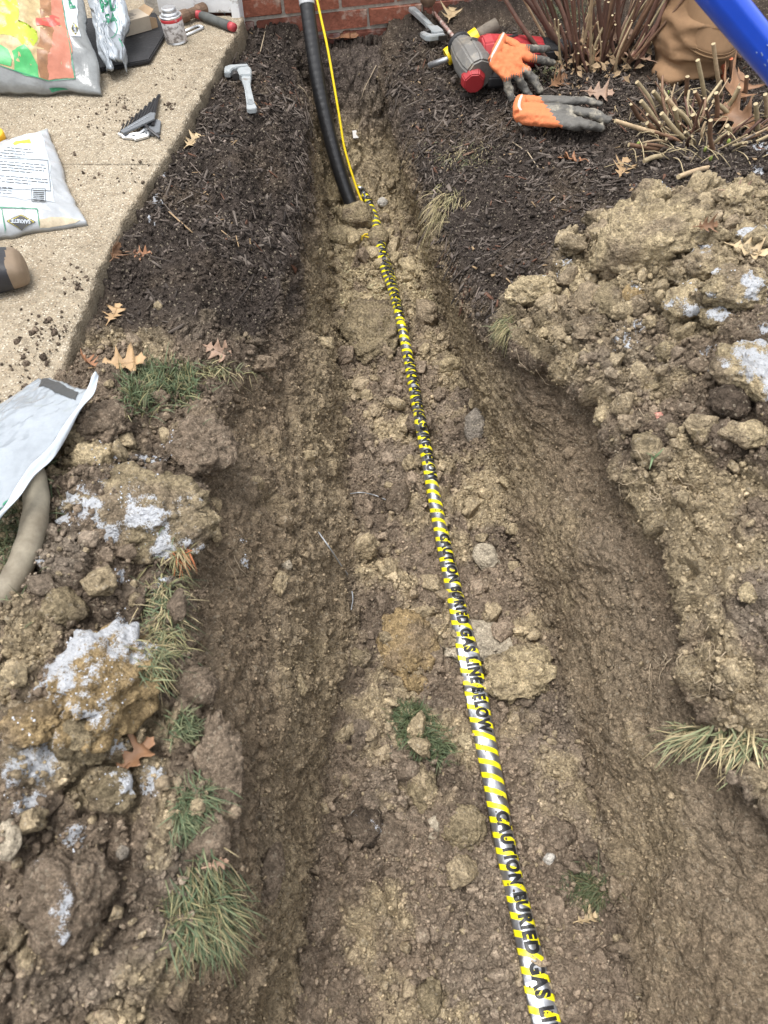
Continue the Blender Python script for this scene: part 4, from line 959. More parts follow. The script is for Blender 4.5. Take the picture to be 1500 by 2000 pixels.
# ------------------------------------------------------------------ things on the path
def proj(P):
    P = np.asarray(P, float).reshape(-1, 3) - np.array([0, 0, CAM_H]); p = R(PITCH)
    f = P[:, 1] * math.cos(p) - P[:, 2] * math.sin(p); u = P[:, 1] * math.sin(p) + P[:, 2] * math.cos(p)
    return np.column_stack([750 + 1500 * P[:, 0] / f, 1000 - 1500 * u / f])
class Sheet:
    """a crumpled plastic bag: a pillow-like skin over four corners (far left, far right, near right, near left)"""
    def __init__(s, cor, bulge, amp, scale, seed, lap=None):
        s.c = [np.array(q) for q in cor]; s.b = bulge; s.amp = amp; s.sc = scale; s.seed = seed
        n = np.cross(s.c[1] - s.c[0], s.c[0] - s.c[3]); n /= np.linalg.norm(n); s.n = n if n[2] > 0 else -n
        s.lap = lap
    def __call__(s, u, v):
        u = np.clip(np.asarray(u, float), 0, 1); v = np.clip(np.asarray(v, float), 0, 1); U, V = u[:, None], v[:, None]
        P = s.c[0] * (1 - U) * (1 - V) + s.c[1] * U * (1 - V) + s.c[2] * U * V + s.c[3] * (1 - U) * V
        q = np.column_stack([u * 1.0, v * 1.0])
        ridg = 1 - np.abs(fbm(q + fbm(q, 2, 2, s.seed + 9)[:, None] * .25, s.sc, 3, s.seed)) * 2.2
        w_ = (16 * u * (1 - u) * v * (1 - v)) ** .5
        edge = (fbm(q, 9, 2, s.seed + 4) * s.amp * .8)
        h = s.b(u, v) + s.amp * (ridg * .8 * (.3 + .7 * w_) + .25 * fbm(q, s.sc * 4, 2, s.seed + 2)) + edge * .3
        t1 = s.c[1] - s.c[0]; t1 = t1 / np.linalg.norm(t1); t2 = s.c[3] - s.c[0]; t2 = t2 / np.linalg.norm(t2)
        P = P + t1 * (fbm(q, 5, 3, s.seed + 21) * s.amp * 1.1)[:, None] + t2 * (fbm(q, 5, 3, s.seed + 23) * s.amp * 1.1)[:, None]
        return P + s.n * h[:, None]
    def skin(s, name, material, parent, nu=70, nv=70, thick=.004):
        ug, vg = np.meshgrid(np.linspace(0, 1, nu), np.linspace(0, 1, nv)); P = s(ug.ravel(), vg.ravel())
        B = P - s.n * thick; i = np.arange(nu * nv).reshape(nv, nu)
        f = np.column_stack([i[:-1, :-1].ravel(), i[1:, :-1].ravel(), i[1:, 1:].ravel(), i[:-1, 1:].ravel()])
        per_ = np.concatenate([i[0, :], i[1:, -1], i[-1, ::-1][1:], i[::-1, 0][1:-1]])
        rim = np.column_stack([per_, np.roll(per_, -1), np.roll(per_, -1) + nu * nv, per_ + nu * nv])
        return link(name, mesh_from(name, np.vstack([P, B]), np.vstack([f, (f + nu * nv)[:, ::-1], rim]), material, True), parent)
    def uv(s, pts):
        g = np.linspace(0, 1, 41); ug, vg = np.meshgrid(g, g); ug, vg = ug.ravel(), vg.ravel(); Q = proj(s(ug, vg)); out = []
        for p in pts:
            k = int(np.argmin(((Q - np.array(p)) ** 2).sum(1))); a = np.array([ug[k], vg[k]])
            for _ in range(3):
                e = .01; t = np.array([a, a + (e, 0), a + (0, e)]); pr = proj(s(t[:, 0], t[:, 1])); J = np.column_stack([(pr[1] - pr[0]) / e, (pr[2] - pr[0]) / e])
                try: st_ = np.linalg.solve(J, np.array(p) - pr[0])
                except Exception: break
                a = np.clip(a + np.clip(st_, -.05, .05), 0.002, .998)
            out.append(a)
        return np.array(out)
    def lift(s, uv, h):
        P = s(uv[:, 0], uv[:, 1]); e = .012
        A = s(np.minimum(uv[:, 0] + e, 1), uv[:, 1]) - s(np.maximum(uv[:, 0] - e, 0), uv[:, 1]); B = s(uv[:, 0], np.minimum(uv[:, 1] + e, 1)) - s(uv[:, 0], np.maximum(uv[:, 1] - e, 0))
        n = np.cross(A, B); n /= np.linalg.norm(n, axis=1, keepdims=True) + 1e-12; n *= np.where(n @ s.n < 0, -1, 1)[:, None]
        return P + n * h
    def poly(s, name, pts, material, parent, h=.0012, cut=.035):
        a = s.uv(pts); bm = bmesh.new()
        bm.faces.new([bm.verts.new((x_, y_, 0)) for x_, y_ in a]); bmesh.ops.triangulate(bm, faces=bm.faces)
        for _ in range(6):
            e = [e for e in bm.edges if e.calc_length() > cut]
            if not e: break
            bmesh.ops.subdivide_edges(bm, edges=e, cuts=1); bmesh.ops.triangulate(bm, faces=[q for q in bm.faces if len(q.verts) > 3])
        bm.verts.index_update(); v = np.array([tuple(q.co)[:2] for q in bm.verts]); f = [tuple(q.index for q in p.verts) for p in bm.faces]; bm.free()
        return link(name, mesh_from(name, s.lift(v, h), f, material, True), parent)
    def text(s, body, o, ex, ey, material, parent, h=.0020, bold=.02, name='lettering', cut=.15):
        """lettering: o is the pixel at the start of the baseline, ex / ey pixel vectors of its length and cap height"""
        v, f = text_mesh(body, cut, bold); wv = v[:, 0].max(); hv = .70
        px_ = np.array(o)[None] + v[:, :1] / wv * np.array(ex)[None] + v[:, 1:2] / hv * np.array(ey)[None]
        return link(name, mesh_from(name, s.lift(s.uv(px_), h), f, material, False), parent)
    def strokes(s, name, segs, wpx, material, parent, h=.0020):
        V, F = [], []
        for (x0, y0), (x1, y1) in segs:
            n = max(2, int(math.hypot(x1 - x0, y1 - y0) / 6) + 1); L = math.hypot(x1 - x0, y1 - y0) + 1e-6; nx, ny = -(y1 - y0) / L * wpx / 2, (x1 - x0) / L * wpx / 2
            b = len(V)
            for i in range(n):
                t = i / (n - 1); cx_, cy_ = x0 + (x1 - x0) * t, y0 + (y1 - y0) * t; V += [(cx_ + nx, cy_ + ny), (cx_ - nx, cy_ - ny)]
            F += [(b + 2 * i, b + 2 * i + 1, b + 2 * i + 3, b + 2 * i + 2) for i in range(n - 1)]
        return link(name, mesh_from(name, s.lift(s.uv(V), h), F, material, False), parent)
M_FILM = mat('bag_film', (.38, .40, .42), .28, var=.10, vscale=18, bump=.0022, bscale=38, spec=.6)
M_FILMG = mat('clear_film', (.29, .32, .35), .16, var=.16, vscale=14, bump=.003, bscale=34, spec=.7)
M_FILMD = mat('clear_film_over_dark', (.21, .22, .22), .16, var=.25, vscale=16, bump=.003, bscale=34, spec=.7)
M_LABEL = mat('label_white', (.50, .55, .60), .45, var=.04, vscale=20, bump=.0012, bscale=40)
M_SANDF = mat('sand_behind_film', (.46, .39, .28), .6, var=.25, vscale=90, bump=.001, bscale=80)
M_GREEN = mat('green_print', (.03, .22, .12), .45); M_LIME = mat('lime_print', (.38, .47, .04), .30, var=.12, vscale=14, bump=.002, bscale=36)
M_TAN = mat('tan_print', (.40, .30, .15), .4, var=.35, vscale=70, bump=.002, bscale=36); M_WOOD = mat('brown_print', (.26, .13, .06), .4, var=.4, vscale=40, bump=.002, bscale=36)
M_REDP = mat('red_print', (.50, .07, .05), .3, var=.15, vscale=12, bump=.003, bscale=30); M_ROSE = mat('rose_print', (.44, .17, .11), .25, var=.2, vscale=12, bump=.003, bscale=30)
M_YELP = mat('yellow_print', (.80, .66, .05), .45); M_CHAR = mat('charcoal_print', (.05, .05, .05), .5); M_GRP = mat('leaf_green_print', (.05, .34, .10), .4, var=.2, vscale=30, bump=.002, bscale=36)
def diamond(sh, cx_, cy_, hw, hh, rot, parent, flip=False, txt=True):
    ca, sa = math.cos(rot), math.sin(rot); T = lambda a, b: (cx_ + a * ca - b * sa, cy_ + a * sa + b * ca)
    for k, (q, m_) in enumerate(((1.0, M_CHAR), (.90, M_YELP), (.84, M_CHAR))):
        sh.poly('logo_diamond', [T(-hw * q, 0), T(0, -hh * q), T(hw * q, 0), T(0, hh * q)], m_, parent, .0018 + k * .0004)
    if txt:
        s_ = -1 if flip else 1
        o = T(-hw * .66 * s_, hh * .24 * s_); e = T(hw * .66 * s_, hh * .24 * s_); t = T(-hw * .66 * s_, -hh * .24 * s_)
        sh.text('SAKRETE', o, (e[0] - o[0], e[1] - o[1]), (t[0] - o[0], t[1] - o[1]), M_LABEL, parent, .0034, .03)
# --- bag lying label up, half full of sand
b3 = empty('sand_bag', loc=tuple(at(20, 440, PATH_Z))); tag(b3, 'half full clear sand bag with white text label up, on the concrete', 'bag', 'plastic sand bags on the path')
S3 = Sheet([at(-110, 322, PATH_Z + .012), at(90, 252, PATH_Z + .012), at(164, 436, PATH_Z + .010), at(-110, 474, PATH_Z + .012)],
           lambda u, v: .052 * (np.clip(np.minimum(u * 3, (1 - u) * 5), 0, 1) * np.clip(np.minimum(v * 4, (1 - v) * 9), 0, 1)) ** .6 * (1 - .45 * u), .0085, 5, 3)
S3.skin('film', M_FILM, b3, thick=.012)
S3.poly('sand_fill', [(74, 428), (120, 424), (158, 430), (150, 438), (78, 450)], M_SANDF, b3, .0010)
lab = S3.poly('label_panel', [(-100, 335), (-20, 300), (2, 288), (30, 270), (60, 260), (80, 259), (92, 300), (99, 345), (107, 396), (50, 391), (-100, 388)], M_LABEL, b3, .0010)
S3.poly('warning_flash', [(26, 281), (58, 273), (61, 281), (28, 285)], M_YELP, lab, .0016)
seg = []
for i, yy in enumerate(np.arange(288, 380, 5.6)):
    if i in (4, 9, 13): continue
    x_ = -60.0; end = (60, 66, 50, 40, 88, 88, 90, 86, 62, 90, 92, 93, 60, 94, 90, 40, 20)[i]
    if yy > 366: end = 24
    if yy < 306: x_ = max(x_, 0.0 + (300 - yy) * 1.2)
    while x_ < end:
        w_ = rng.uniform(5, 17); seg.append(((x_, yy + .09 * x_), (min(x_ + w_, end), yy + .09 * min(x_ + w_, end)))); x_ += w_ + rng.uniform(1.2, 2.2)
S3.strokes('fine_print', seg, 1.3, M_CHAR, lab, .0018)
S3.strokes('rule', [((93, 314), (99, 374)), ((-60, 306), (93, 314)), ((-60, 366), (99, 374))], .9, M_CHAR, lab, .0018)
S3.strokes('barcode', [((65, 373 + k * 3.6), (86, 374 + k * 3.6)) for k in range(6)], 1.9, M_CHAR, lab, .0018)
S3.strokes('rule', [((62, 369), (88, 370)), ((88, 370), (89, 395)), ((89, 395), (63, 394)), ((63, 394), (62, 369))], 1, M_CHAR, lab, .0018)
S3.strokes('green_rule', [((-60, 404), (73, 408)), ((73, 408), (78, 448)), ((3, 406), (12, 453))], 1.8, M_GREEN, b3, .0018)
diamond(S3, 41, 433, 29, 14, .03, b3, True)
# --- big printed bag leaning at the back
b1 = empty('sand_bag', loc=tuple(at(100, 180, PATH_Z))); tag(b1, 'sand bag with colourful picture print slumped upright on the black mat', 'bag', 'plastic sand bags on the path')
S1 = Sheet([aty(-170, -90, 2.72), aty(146, -90, 2.72), at(194, 176, PATH_Z + .016), at(-150, 182, PATH_Z + .016)],
           lambda u, v: .06 * np.clip(np.minimum(u * 4, (1 - u) * 3.2), 0, 1) ** .7 * np.clip((1 - v) * 6, 0, 1) ** .6, .016, 4.5, 15)
S1.skin('film', M_FILMD, b1, 80, 80, .012)
pr = S1.poly('picture_panel', [(-140, -70), (116, -70), (121, 0), (147, 154), (95, 158), (40, 142), (0, 128), (-140, 110)], M_TAN, b1, .0010)
S1.poly('lime_scoop', [(-140, -70), (32, -70), (36, 40), (46, 72), (66, 76), (72, 62), (74, 76), (66, 90), (44, 88), (33, 74), (0, 68), (-140, 58)], M_LIME, pr, .0016)
S1.poly('wood_band', [(68, -70), (97, -70), (108, 60), (96, 157), (80, 154), (72, 90), (80, 40)], M_WOOD, pr, .0016)
S1.poly('rose_band', [(97, -70), (116, -70), (124, 10), (146, 153), (95, 157), (92, 130), (105, 60)], M_ROSE, pr, .0020)
S1.poly('red_tab', [(70, 36), (92, 35), (104, 31), (116, 36), (117, 50), (100, 54), (72, 51)], M_REDP, pr, .0026)
S1.poly('green_mould', [(24, 100), (48, 87), (60, 100), (74, 128), (76, 153), (50, 148), (28, 138)], M_GRP, pr, .0020)
S1.poly('green_shell', [(-60, 88), (2, 88), (16, 96), (24, 116), (22, 130), (-60, 120)], M_GRP, pr, .0022)
S1.strokes('green_rule', [((-140, 110), (0, 128)), ((0, 128), (40, 142)), ((40, 142), (95, 158)), ((95, 158), (147, 154)), ((147, 154), (121, 0))], 1.6, M_GREEN, pr, .0026)
S1.poly('brand_panel', [(119, -70), (141, -70), (152, 20), (158, 72), (136, 70), (124, 10)], M_LABEL, b1, .0016)
S1.text('PLAY', (147, 17), (-22, -72), (-10, 1.5), M_GREEN, b1, .0030, .03)
diamond(S1, 146, 57, 14, 8, 1.45, b1, False)
S1.poly('weight_panel', [(96, 172), (132, 176), (133, 186), (98, 184)], M_GREEN, b1, .0016); S1.text('50', (113, 184), (17, 1), (0, -7), M_LABEL, b1, .0030, .03)
# --- second empty bag
b2 = empty('sand_bag', loc=tuple(at(230, 140, PATH_Z))); tag(b2, 'limp empty white bag with green letters beside the cardboard box', 'bag', 'plastic sand bags on the path')
S2 = Sheet([aty(158, -90, 2.80), aty(238, -90, 2.80), at(250, 132, PATH_Z + .020), at(207, 146, PATH_Z + .020)], lambda u, v: .035 * np.clip(np.minimum(u, 1 - u) * 3, 0, 1) ** .7, .018, 3.6, 27)
S2.skin('film', M_FILMG, b2, 60, 70, .010)
S2.poly('brand_panel', [(186, -80), (236, -80), (244, 40), (246, 70), (228, 68), (205, 40)], M_LABEL, b2, .0010)
S2.text('PL', (199, 24), (30, -4), (-4, -24), M_GREEN, b2, .0026, .03); S2.text('SA', (207, 46), (22, -5), (-3, -17), M_GREEN, b2, .0026, .03)
S2.strokes('green_rule', [((214 + 15 * math.cos(a), 56 + 19 * math.sin(a)), (214 + 15 * math.cos(a + .5), 56 + 19 * math.sin(a + .5))) for a in np.arange(-2.4, 1.6, .5)] + [((232, 76), (240, 92))], 1.6, M_GREEN, b2, .0026)
# --- torn grey plastic in front
b4 = empty('torn_plastic_bag', loc=tuple(at(60, 850, .12))); tag(b4, 'torn flat grey plastic bag with white rim draped off the path corner', 'bag', 'plastic sand bags on the path')
S4 = Sheet([at(76, 736, .130), at(176, 764, .185), at(-30, 1040, .225), at(-150, 900, .185)], lambda u, v: .012 * np.sin(u * 3.1) * np.sin(v * 3.1), .006, 3.5, 33)
S4.skin('film', M_FILMG, b4, 70, 70, .0015)
S4.poly('dark_band', [(82, 741), (154, 767), (148, 782), (76, 756)], M_CHAR, b4, .0012)
S4.strokes('green_rule', [((86, 894), (-6, 1000))], 1.2, M_GREEN, b4, .0014)
_e = spline([at(189, 730, .205), at(182, 757, .195), at(160, 792, .198), at(122, 846, .206), at(84, 900, .214), at(46, 950, .222), at(4, 1000, .227), at(-40, 1045, .23)], 60)
V_, F_ = [], []
for i, p in enumerate(_e):
    t = (_e[min(i + 1, 59)] - _e[max(i - 1, 0)]).normalized(); sd_ = t.cross(Vector((0, 0, 1))); w_ = .015 * min(1, .25 + i / 12) + .0018 * math.sin(i * .6)
    for k in range(6):
        a = k / 5; V_.append(p - sd_ * w_ * (a - .5) + Vector((0, 0, .005 * math.sin(a * 5 + i * .2) + .003 * math.sin(i * .37))))
F_ = [(i * 6 + k, i * 6 + k + 1, (i + 1) * 6 + k + 1, (i + 1) * 6 + k) for i in range(59) for k in range(5)]
rim_o = link('folded_rim', mesh_from('folded_rim', V_, F_, M_LABEL, True), b4); q_ = rim_o.modifiers.new('t', 'SOLIDIFY'); q_.thickness = .001
# --- doormat
M_MAT = mat('black_rubber', (.014, .014, .016), .75, var=.4, vscale=60, bump=.003, bscale=90, col2=(.09, .085, .08), mscale=30, mlo=.6, mhi=.75)
mp_ = [at(a, b, PATH_Z) for a, b in [(-120, 172), (200, 144), (294, 127), (326, 74), (306, 34), (120, 50), (-120, 60)]]
mb = MB(); mb.prism([(p.x, p.y) for p in mp_], PATH_Z + .004, PATH_Z + .016); o = mb.build('doormat', M_MAT, bevel=.003); tag(o, 'black rubber doormat lying under the sand bags', 'doormat')
# --- cardboard box
M_CARD = mat('cardboard', (.42, .36, .28), .8, var=.1, vscale=25); M_CARDI = mat('cardboard_inside', (.36, .25, .15), .85, var=.15, vscale=30)
c0, c1 = at(246, 72, PATH_Z + .018), at(297, 58, PATH_Z + .018); fm = frame(c0, c1); ln_ = (c1 - c0).length
bx_ = empty('cardboard_box', fm); tag(bx_, 'small open grey cardboard box lying on the doormat', 'box')
mb = MB(); w_ = .075; h_ = .040; t_ = .0018
mb.box((0, 0, 0), (ln_, w_, t_)); mb.box((0, 0, h_ - t_), (ln_, w_, h_)); mb.box((0, 0, t_), (ln_, t_, h_ - t_)); mb.box((0, w_ - t_, t_), (ln_, w_, h_ - t_)); mb.box((0, t_, t_), (t_, w_ - t_, h_ - t_)); mb.build('carton', M_CARD, bx_, True)
mb = MB(); mb.add([(ln_, 0, h_), (ln_, w_, h_), (ln_ + .022, w_ - .006, h_ + .010), (ln_ + .022, .006, h_ + .012), (ln_, 0, h_ - .0015), (ln_, w_, h_ - .0015), (ln_ + .022, w_ - .006, h_ + .0085), (ln_ + .022, .006, h_ + .0105)], [(0, 1, 2, 3), (7, 6, 5, 4), (0, 3, 7, 4), (1, 5, 6, 2), (2, 6, 7, 3), (0, 4, 5, 1)]); mb.build('flap', M_CARDI, bx_, True)
mb = MB(); mb.add([(ln_, 0, t_), (ln_, 0, h_ - .004), (ln_ + .018, -.010, h_ - .008), (ln_ + .018, -.010, .006), (ln_, .0015, t_), (ln_, .0015, h_ - .004), (ln_ + .018, -.0085, h_ - .008), (ln_ + .018, -.0085, .006)], [(0, 1, 2, 3), (7, 6, 5, 4), (0, 3, 7, 4), (1, 5, 6, 2), (2, 6, 7, 3), (0, 4, 5, 1)]); mb.build('flap', M_CARDI, bx_, True)
mb = MB()
for k in range(6): mb.box((.01, .012 + k * .009, h_ + .0003), (ln_ * rng.uniform(.4, .75), .015 + k * .009, h_ + .0006))
mb.build('printed_lines', M_CHAR, bx_, True)
# --- solvent can
M_TIN = mat('tin', (.62, .63, .64), .35, metal=.85, var=.2, vscale=30, col2=(.30, .24, .18), mscale=40, mlo=.6, mhi=.75)
cp = at(346, 82, PATH_Z); cb = empty('solvent_can', Matrix.Translation(cp + Vector((0, 0, .0005))) @ Matrix.Diagonal((.96, .96, .82, 1)) @ Matrix.Rotation(R(-4), 4, 'Y')); tag(cb, 'small round metal can with red band standing near the wall', 'can')
r0 = .0355
mb = MB(); mb.lathe([(r0 - .002, 0), (r0, .0015), (r0, .004), (r0 - .001, .006), (r0 - .001, .088), (r0, .090), (r0, .093), (r0 - .003, .094)], 32); mb.build('body', M_TIN, cb, True, True)
mb = MB(); mb.lathe([(r0 - .004, .093), (r0 * .72, .103), (r0 * .64, .104)], 32); mb.build('shoulder', M_TIN, cb, True, True)
mb = MB(); mb.lathe([(r0 * .62, .104), (r0 * .66, .106), (r0 * .66, .117), (r0 * .60, .119), (r0 * .5, .1185)], 32); mb.build('screw_cap', M_TIN, cb, True, True)
M_LBL = mat('worn_label', (.55, .53, .52), .5, col2=(.20, .18, .17), mscale=70, mlo=.48, mhi=.60); M_REDL = mat('red_label', (.55, .05, .06), .45, col2=(.55, .52, .5), mscale=60, mlo=.55, mhi=.7)
mb = MB(); mb.lathe([(r0 - .0006, .010), (r0 - .0003, .011), (r0 - .0003, .074), (r0 - .0006, .075)], 32); mb.build('label_wrap', M_LBL, cb, True, True)
mb = MB(); mb.lathe([(r0 - .0006, .0755), (r0 - .0003, .076), (r0 - .0003, .085), (r0 - .0006, .086)], 32); mb.build('red_band', M_REDL, cb, True, True)
# --- helper: rods whose points are given in the picture with their height above the concrete
def rod(mb_, pts, r_, n=8): mb_.tube([at(a, b, PATH_Z + z_) for a, b, z_ in pts], r_, n, True); return mb_
M_ZINC = mat('zinc', (.62, .64, .66), .38, metal=.8, var=.15, vscale=60)
mb = rod(MB(), [(360, 62, .005), (374, 55, .005), (384, 51, .005)], .0045); mb = rod(mb, [(362, 70, .005), (380, 62, .005), (394, 55, .005), (397, 54, .005)], .0045); mb.tube([at(384, 51, PATH_Z + .005), at(391, 51, PATH_Z + .005), at(397, 54, PATH_Z + .005)], .0045, 8)
tag(mb.build('steel_staple', M_ZINC, smooth=True), 'shiny bent steel rod beside the metal can', 'rod')
# --- hammer
M_RUST = mat('rusty_steel', (.16, .10, .065), .6, metal=.35, var=.4, vscale=60, bump=.001, bscale=120); M_GRIP = mat('grey_grip', (.085, .09, .085), .75, var=.3, vscale=50); M_REDH = mat('red_handle', (.42, .05, .06), .5, var=.2, vscale=50)
hm = empty('hammer', loc=tuple(at(378, 25, PATH_Z))); tag(hm, 'rusty hammer with grey and red grip lying by the white surround', 'hammer')
A, B = at(350, 35, PATH_Z + .022), at(401, 16, PATH_Z + .022); d_ = (B - A)
mb = MB(); mb.tube([A, A + d_ * .05, A + d_ * .28, A + d_ * .36, A + d_ * .64, A + d_ * .72, A + d_ * .96, B], [.016, .019, .019, .0150, .0150, .019, .019, .016], 14); mb.build('head', M_RUST, hm, smooth=False)
C0, C1, C2, C3 = at(376, 26, PATH_Z + .020), at(393, 30, PATH_Z + .017), at(449, 51, PATH_Z + .015), at(458, 54, PATH_Z + .015)
mb = MB(); mb.tube([C0, C1], [.010, .011], 12, flat=1.2); mb.build('neck', M_REDH, hm, smooth=True)
mb = MB(); mb.tube([C1, C1 + (C2 - C1) * .2, C1 + (C2 - C1) * .6, C2], [.0125, .0145, .0135, .0150], 14); mb.build('grip', M_GRIP, hm, smooth=True)
mb = MB(); mb.tube([C2, C3], [.0135, .0125], 14); mb.build('end_cap', M_REDH, hm, smooth=True)
# --- folding hex key set
M_BLK = mat('black_oxide', (.035, .035, .037), .4, metal=.6, var=.3, vscale=80); M_HOLD = mat('key_holder', (.13, .14, .15), .45, var=.15, vscale=50)
hx = empty('hex_key_set', loc=tuple(at(272, 240, PATH_Z))); tag(hx, 'fanned set of black hex keys in a grey holder on the concrete', 'hex keys')
for i in range(9):
    t = i / 8; a0 = (238 + 58 * t, 252 - 30 * t); L_ = 10 + 27 * t ** 1.1
    mb = rod(MB(), [(a0[0] - 4, a0[1] + 8, .012), (a0[0], a0[1], .012), (a0[0] + L_ * .40, a0[1] - L_ * .95, .010)], .0020 + .0034 * t, 6); mb.build('key', M_BLK, hx)
for i, (p_, m_) in enumerate([([(306, 200, .012), (300, 232, .012), (298, 246, .011)], M_BLK), ([(233, 262, .008), (240, 266, .008), (272, 262, .008), (282, 255, .009)], M_ZINC), ([(240, 268, .006), (262, 270, .006), (284, 263, .007)], M_ZINC), ([(262, 273, .006), (288, 266, .006), (292, 258, .010)], M_ZINC), ([(284, 244, .022), (290, 252, .020), (300, 260, .013), (312, 269, .006)], M_BLK)]):
    mb = rod(MB(), p_, .0052 if i != 4 else .0040, 6); mb.build('key', m_, hx, smooth=False)
mb = MB(); q = [(235, 257), (294, 221), (304, 222), (302, 234), (290, 240), (242, 262)]
pz = [at(a, b, PATH_Z + .018) for a, b in q]; mb.add([(p.x, p.y, PATH_Z + .016) for p in pz] + [(p.x, p.y, PATH_Z + .021) for p in pz], [tuple(reversed(range(6))), tuple(range(6, 12))] + [(i, (i + 1) % 6, 6 + (i + 1) % 6, 6 + i) for i in range(6)]); mb.build('holder_plate', M_HOLD, hx, bevel=.001)
q = [(280, 252), (304, 236), (315, 240), (313, 262), (300, 266), (284, 264)]
mb = MB(); pz = [at(a, b, PATH_Z + .003) for a, b in q]; mb.add([(p.x, p.y, PATH_Z + .002) for p in pz] + [(p.x, p.y, PATH_Z + .0095) for p in pz], [tuple(reversed(range(6))), tuple(range(6, 12))] + [(i, (i + 1) % 6, 6 + (i + 1) % 6, 6 + i) for i in range(6)]); mb.build('holder_plate', M_HOLD, hx, bevel=.001)
mb = MB(); seg = [((250 + k * 5.2, 249.5 - k * 3.0), (253.2 + k * 5.2, 247.7 - k * 3.0)) for k in range(8)]
for (a, b), (c_, d) in seg: mb.tube([at(a, b, PATH_Z + .0222), at(c_, d, PATH_Z + .0222)], .0010, 4)
mb.build('stamped_marks', M_ZINC, hx)
# --- yellow cap at the frame edge
mb = MB(); cq = at(-4, 272, PATH_Z); mb.lathe([(.021, 0), (.022, .002), (.022, .018), (.018, .021), (.016, .019)], 28, Matrix.Translation(cq) @ Matrix.Rotation(R(12), 4, 'X'))
tag(mb.build('amber_disc', mat('amber_plastic', (.75, .40, .015), .4), smooth=True), 'round amber yellow plastic disc behind the labelled sand bag', 'disc')
# --- boot
M_BOOTB = mat('black_boot', (.022, .022, .026), .5, var=.2, vscale=30, bump=.001, bscale=60); M_BOOTT = mat('tan_boot_toe', (.20, .145, .095), .6, var=.15, vscale=30, bump=.0006, bscale=80)
fb_ = frame(at(-150, 590, PATH_Z), at(62, 545, PATH_Z)); tl_ = (at(62, 545, PATH_Z) - at(-150, 590, PATH_Z)).length
bt = empty('work_boot', fb_); tag(bt, 'black boot with tan toe cap standing on the concrete', 'boot')
mb = MB(); T_ = tl_
def se(a, e): return math.copysign(abs(a) ** e, a)
V_, F_ = [], []; stn = [(T_, .026, .016, .022), (T_ - .004, .040, .024, .028), (T_ - .014, .048, .030, .034), (T_ - .035, .051, .033, .036), (T_ - .08, .050, .037, .040), (T_ - .13, .046, .046, .048), (T_ - .18, .042, .062, .064), (T_ - .24, .040, .055, .056), (T_ - .28, .030, .040, .042)]
for xx, ry, rz, zc in stn: V_ += [(xx, ry * se(math.cos(q), .62), zc + rz * se(math.sin(q), .62)) for q in np.linspace(0, 2 * math.pi, 28, endpoint=False)]
F_ = [(i * 28 + k, i * 28 + (k + 1) % 28, (i + 1) * 28 + (k + 1) % 28, (i + 1) * 28 + k) for i in range(8) for k in range(28)] + [tuple(range(28)), tuple(reversed(range(8 * 28, 9 * 28)))]
mb.add(V_, F_); mb.tube([(T_ - .20, 0, .08), (T_ - .215, 0, .16), (T_ - .22, 0, .26)], [.042, .050, .055], 20)
v_, f_ = remesh(mb, .004, 8); v_[:, 2] = np.maximum(v_[:, 2], .012)
split_build([('upper', M_BOOTB), ('toe_cap', M_BOOTT)], v_, f_, lambda c_: (c_[:, 0] > T_ - .030 + .1 * c_[:, 1]).astype(int), bt, True)
so = []
for a in np.linspace(0, 2 * math.pi, 40, endpoint=False):
    cx_, cy_ = math.cos(a), math.sin(a); so.append((T_ - .14 + (.136 if cx_ > 0 else .135) * cx_, (.036 if cx_ > 0 else .038) * np.sign(cy_) * abs(cy_) ** .7))
mb = MB(); mb.prism(so, .001, .016); mb.build('sole', M_BOOTB, bt, True, bevel=.002)
# --- crumbs of soil dropped on the concrete
pos = []
for px_, py_, r_, n_ in [(150, 230, 90, 70), (230, 215, 50, 60), (330, 205, 12, 40), (235, 195, 20, 30), (150, 545, 30, 30), (110, 640, 70, 120), (60, 700, 70, 90), (160, 560, 40, 30), (280, 345, 60, 40), (60, 780, 60, 70), (200, 330, 80, 50), (100, 480, 70, 30), (330, 150, 60, 30)]:
    for _ in range(n_):
        a, b = px_ + rng.normal(0, r_ * .6), py_ + rng.normal(0, r_ * .35); p = at(a, b, PATH_Z + .001)
        if p.x < edge_x(p.y) - .012 and p.y > .95: pos.append(tuple(p))
pos = np.array(pos); sz = np.clip(rng.lognormal(math.log(.0017), .6, len(pos)), .0007, .007)
scatter('dirt_crumbs', tm1, pos, sz, np.repeat(DARK[None], len(pos), 0) * rng.uniform(.8, 2.2, (len(pos), 1)), M_CLOD, squash=rng.uniform(.4, 1.4, (len(pos), 3)), label='crumbs of dark soil dropped on the concrete path')
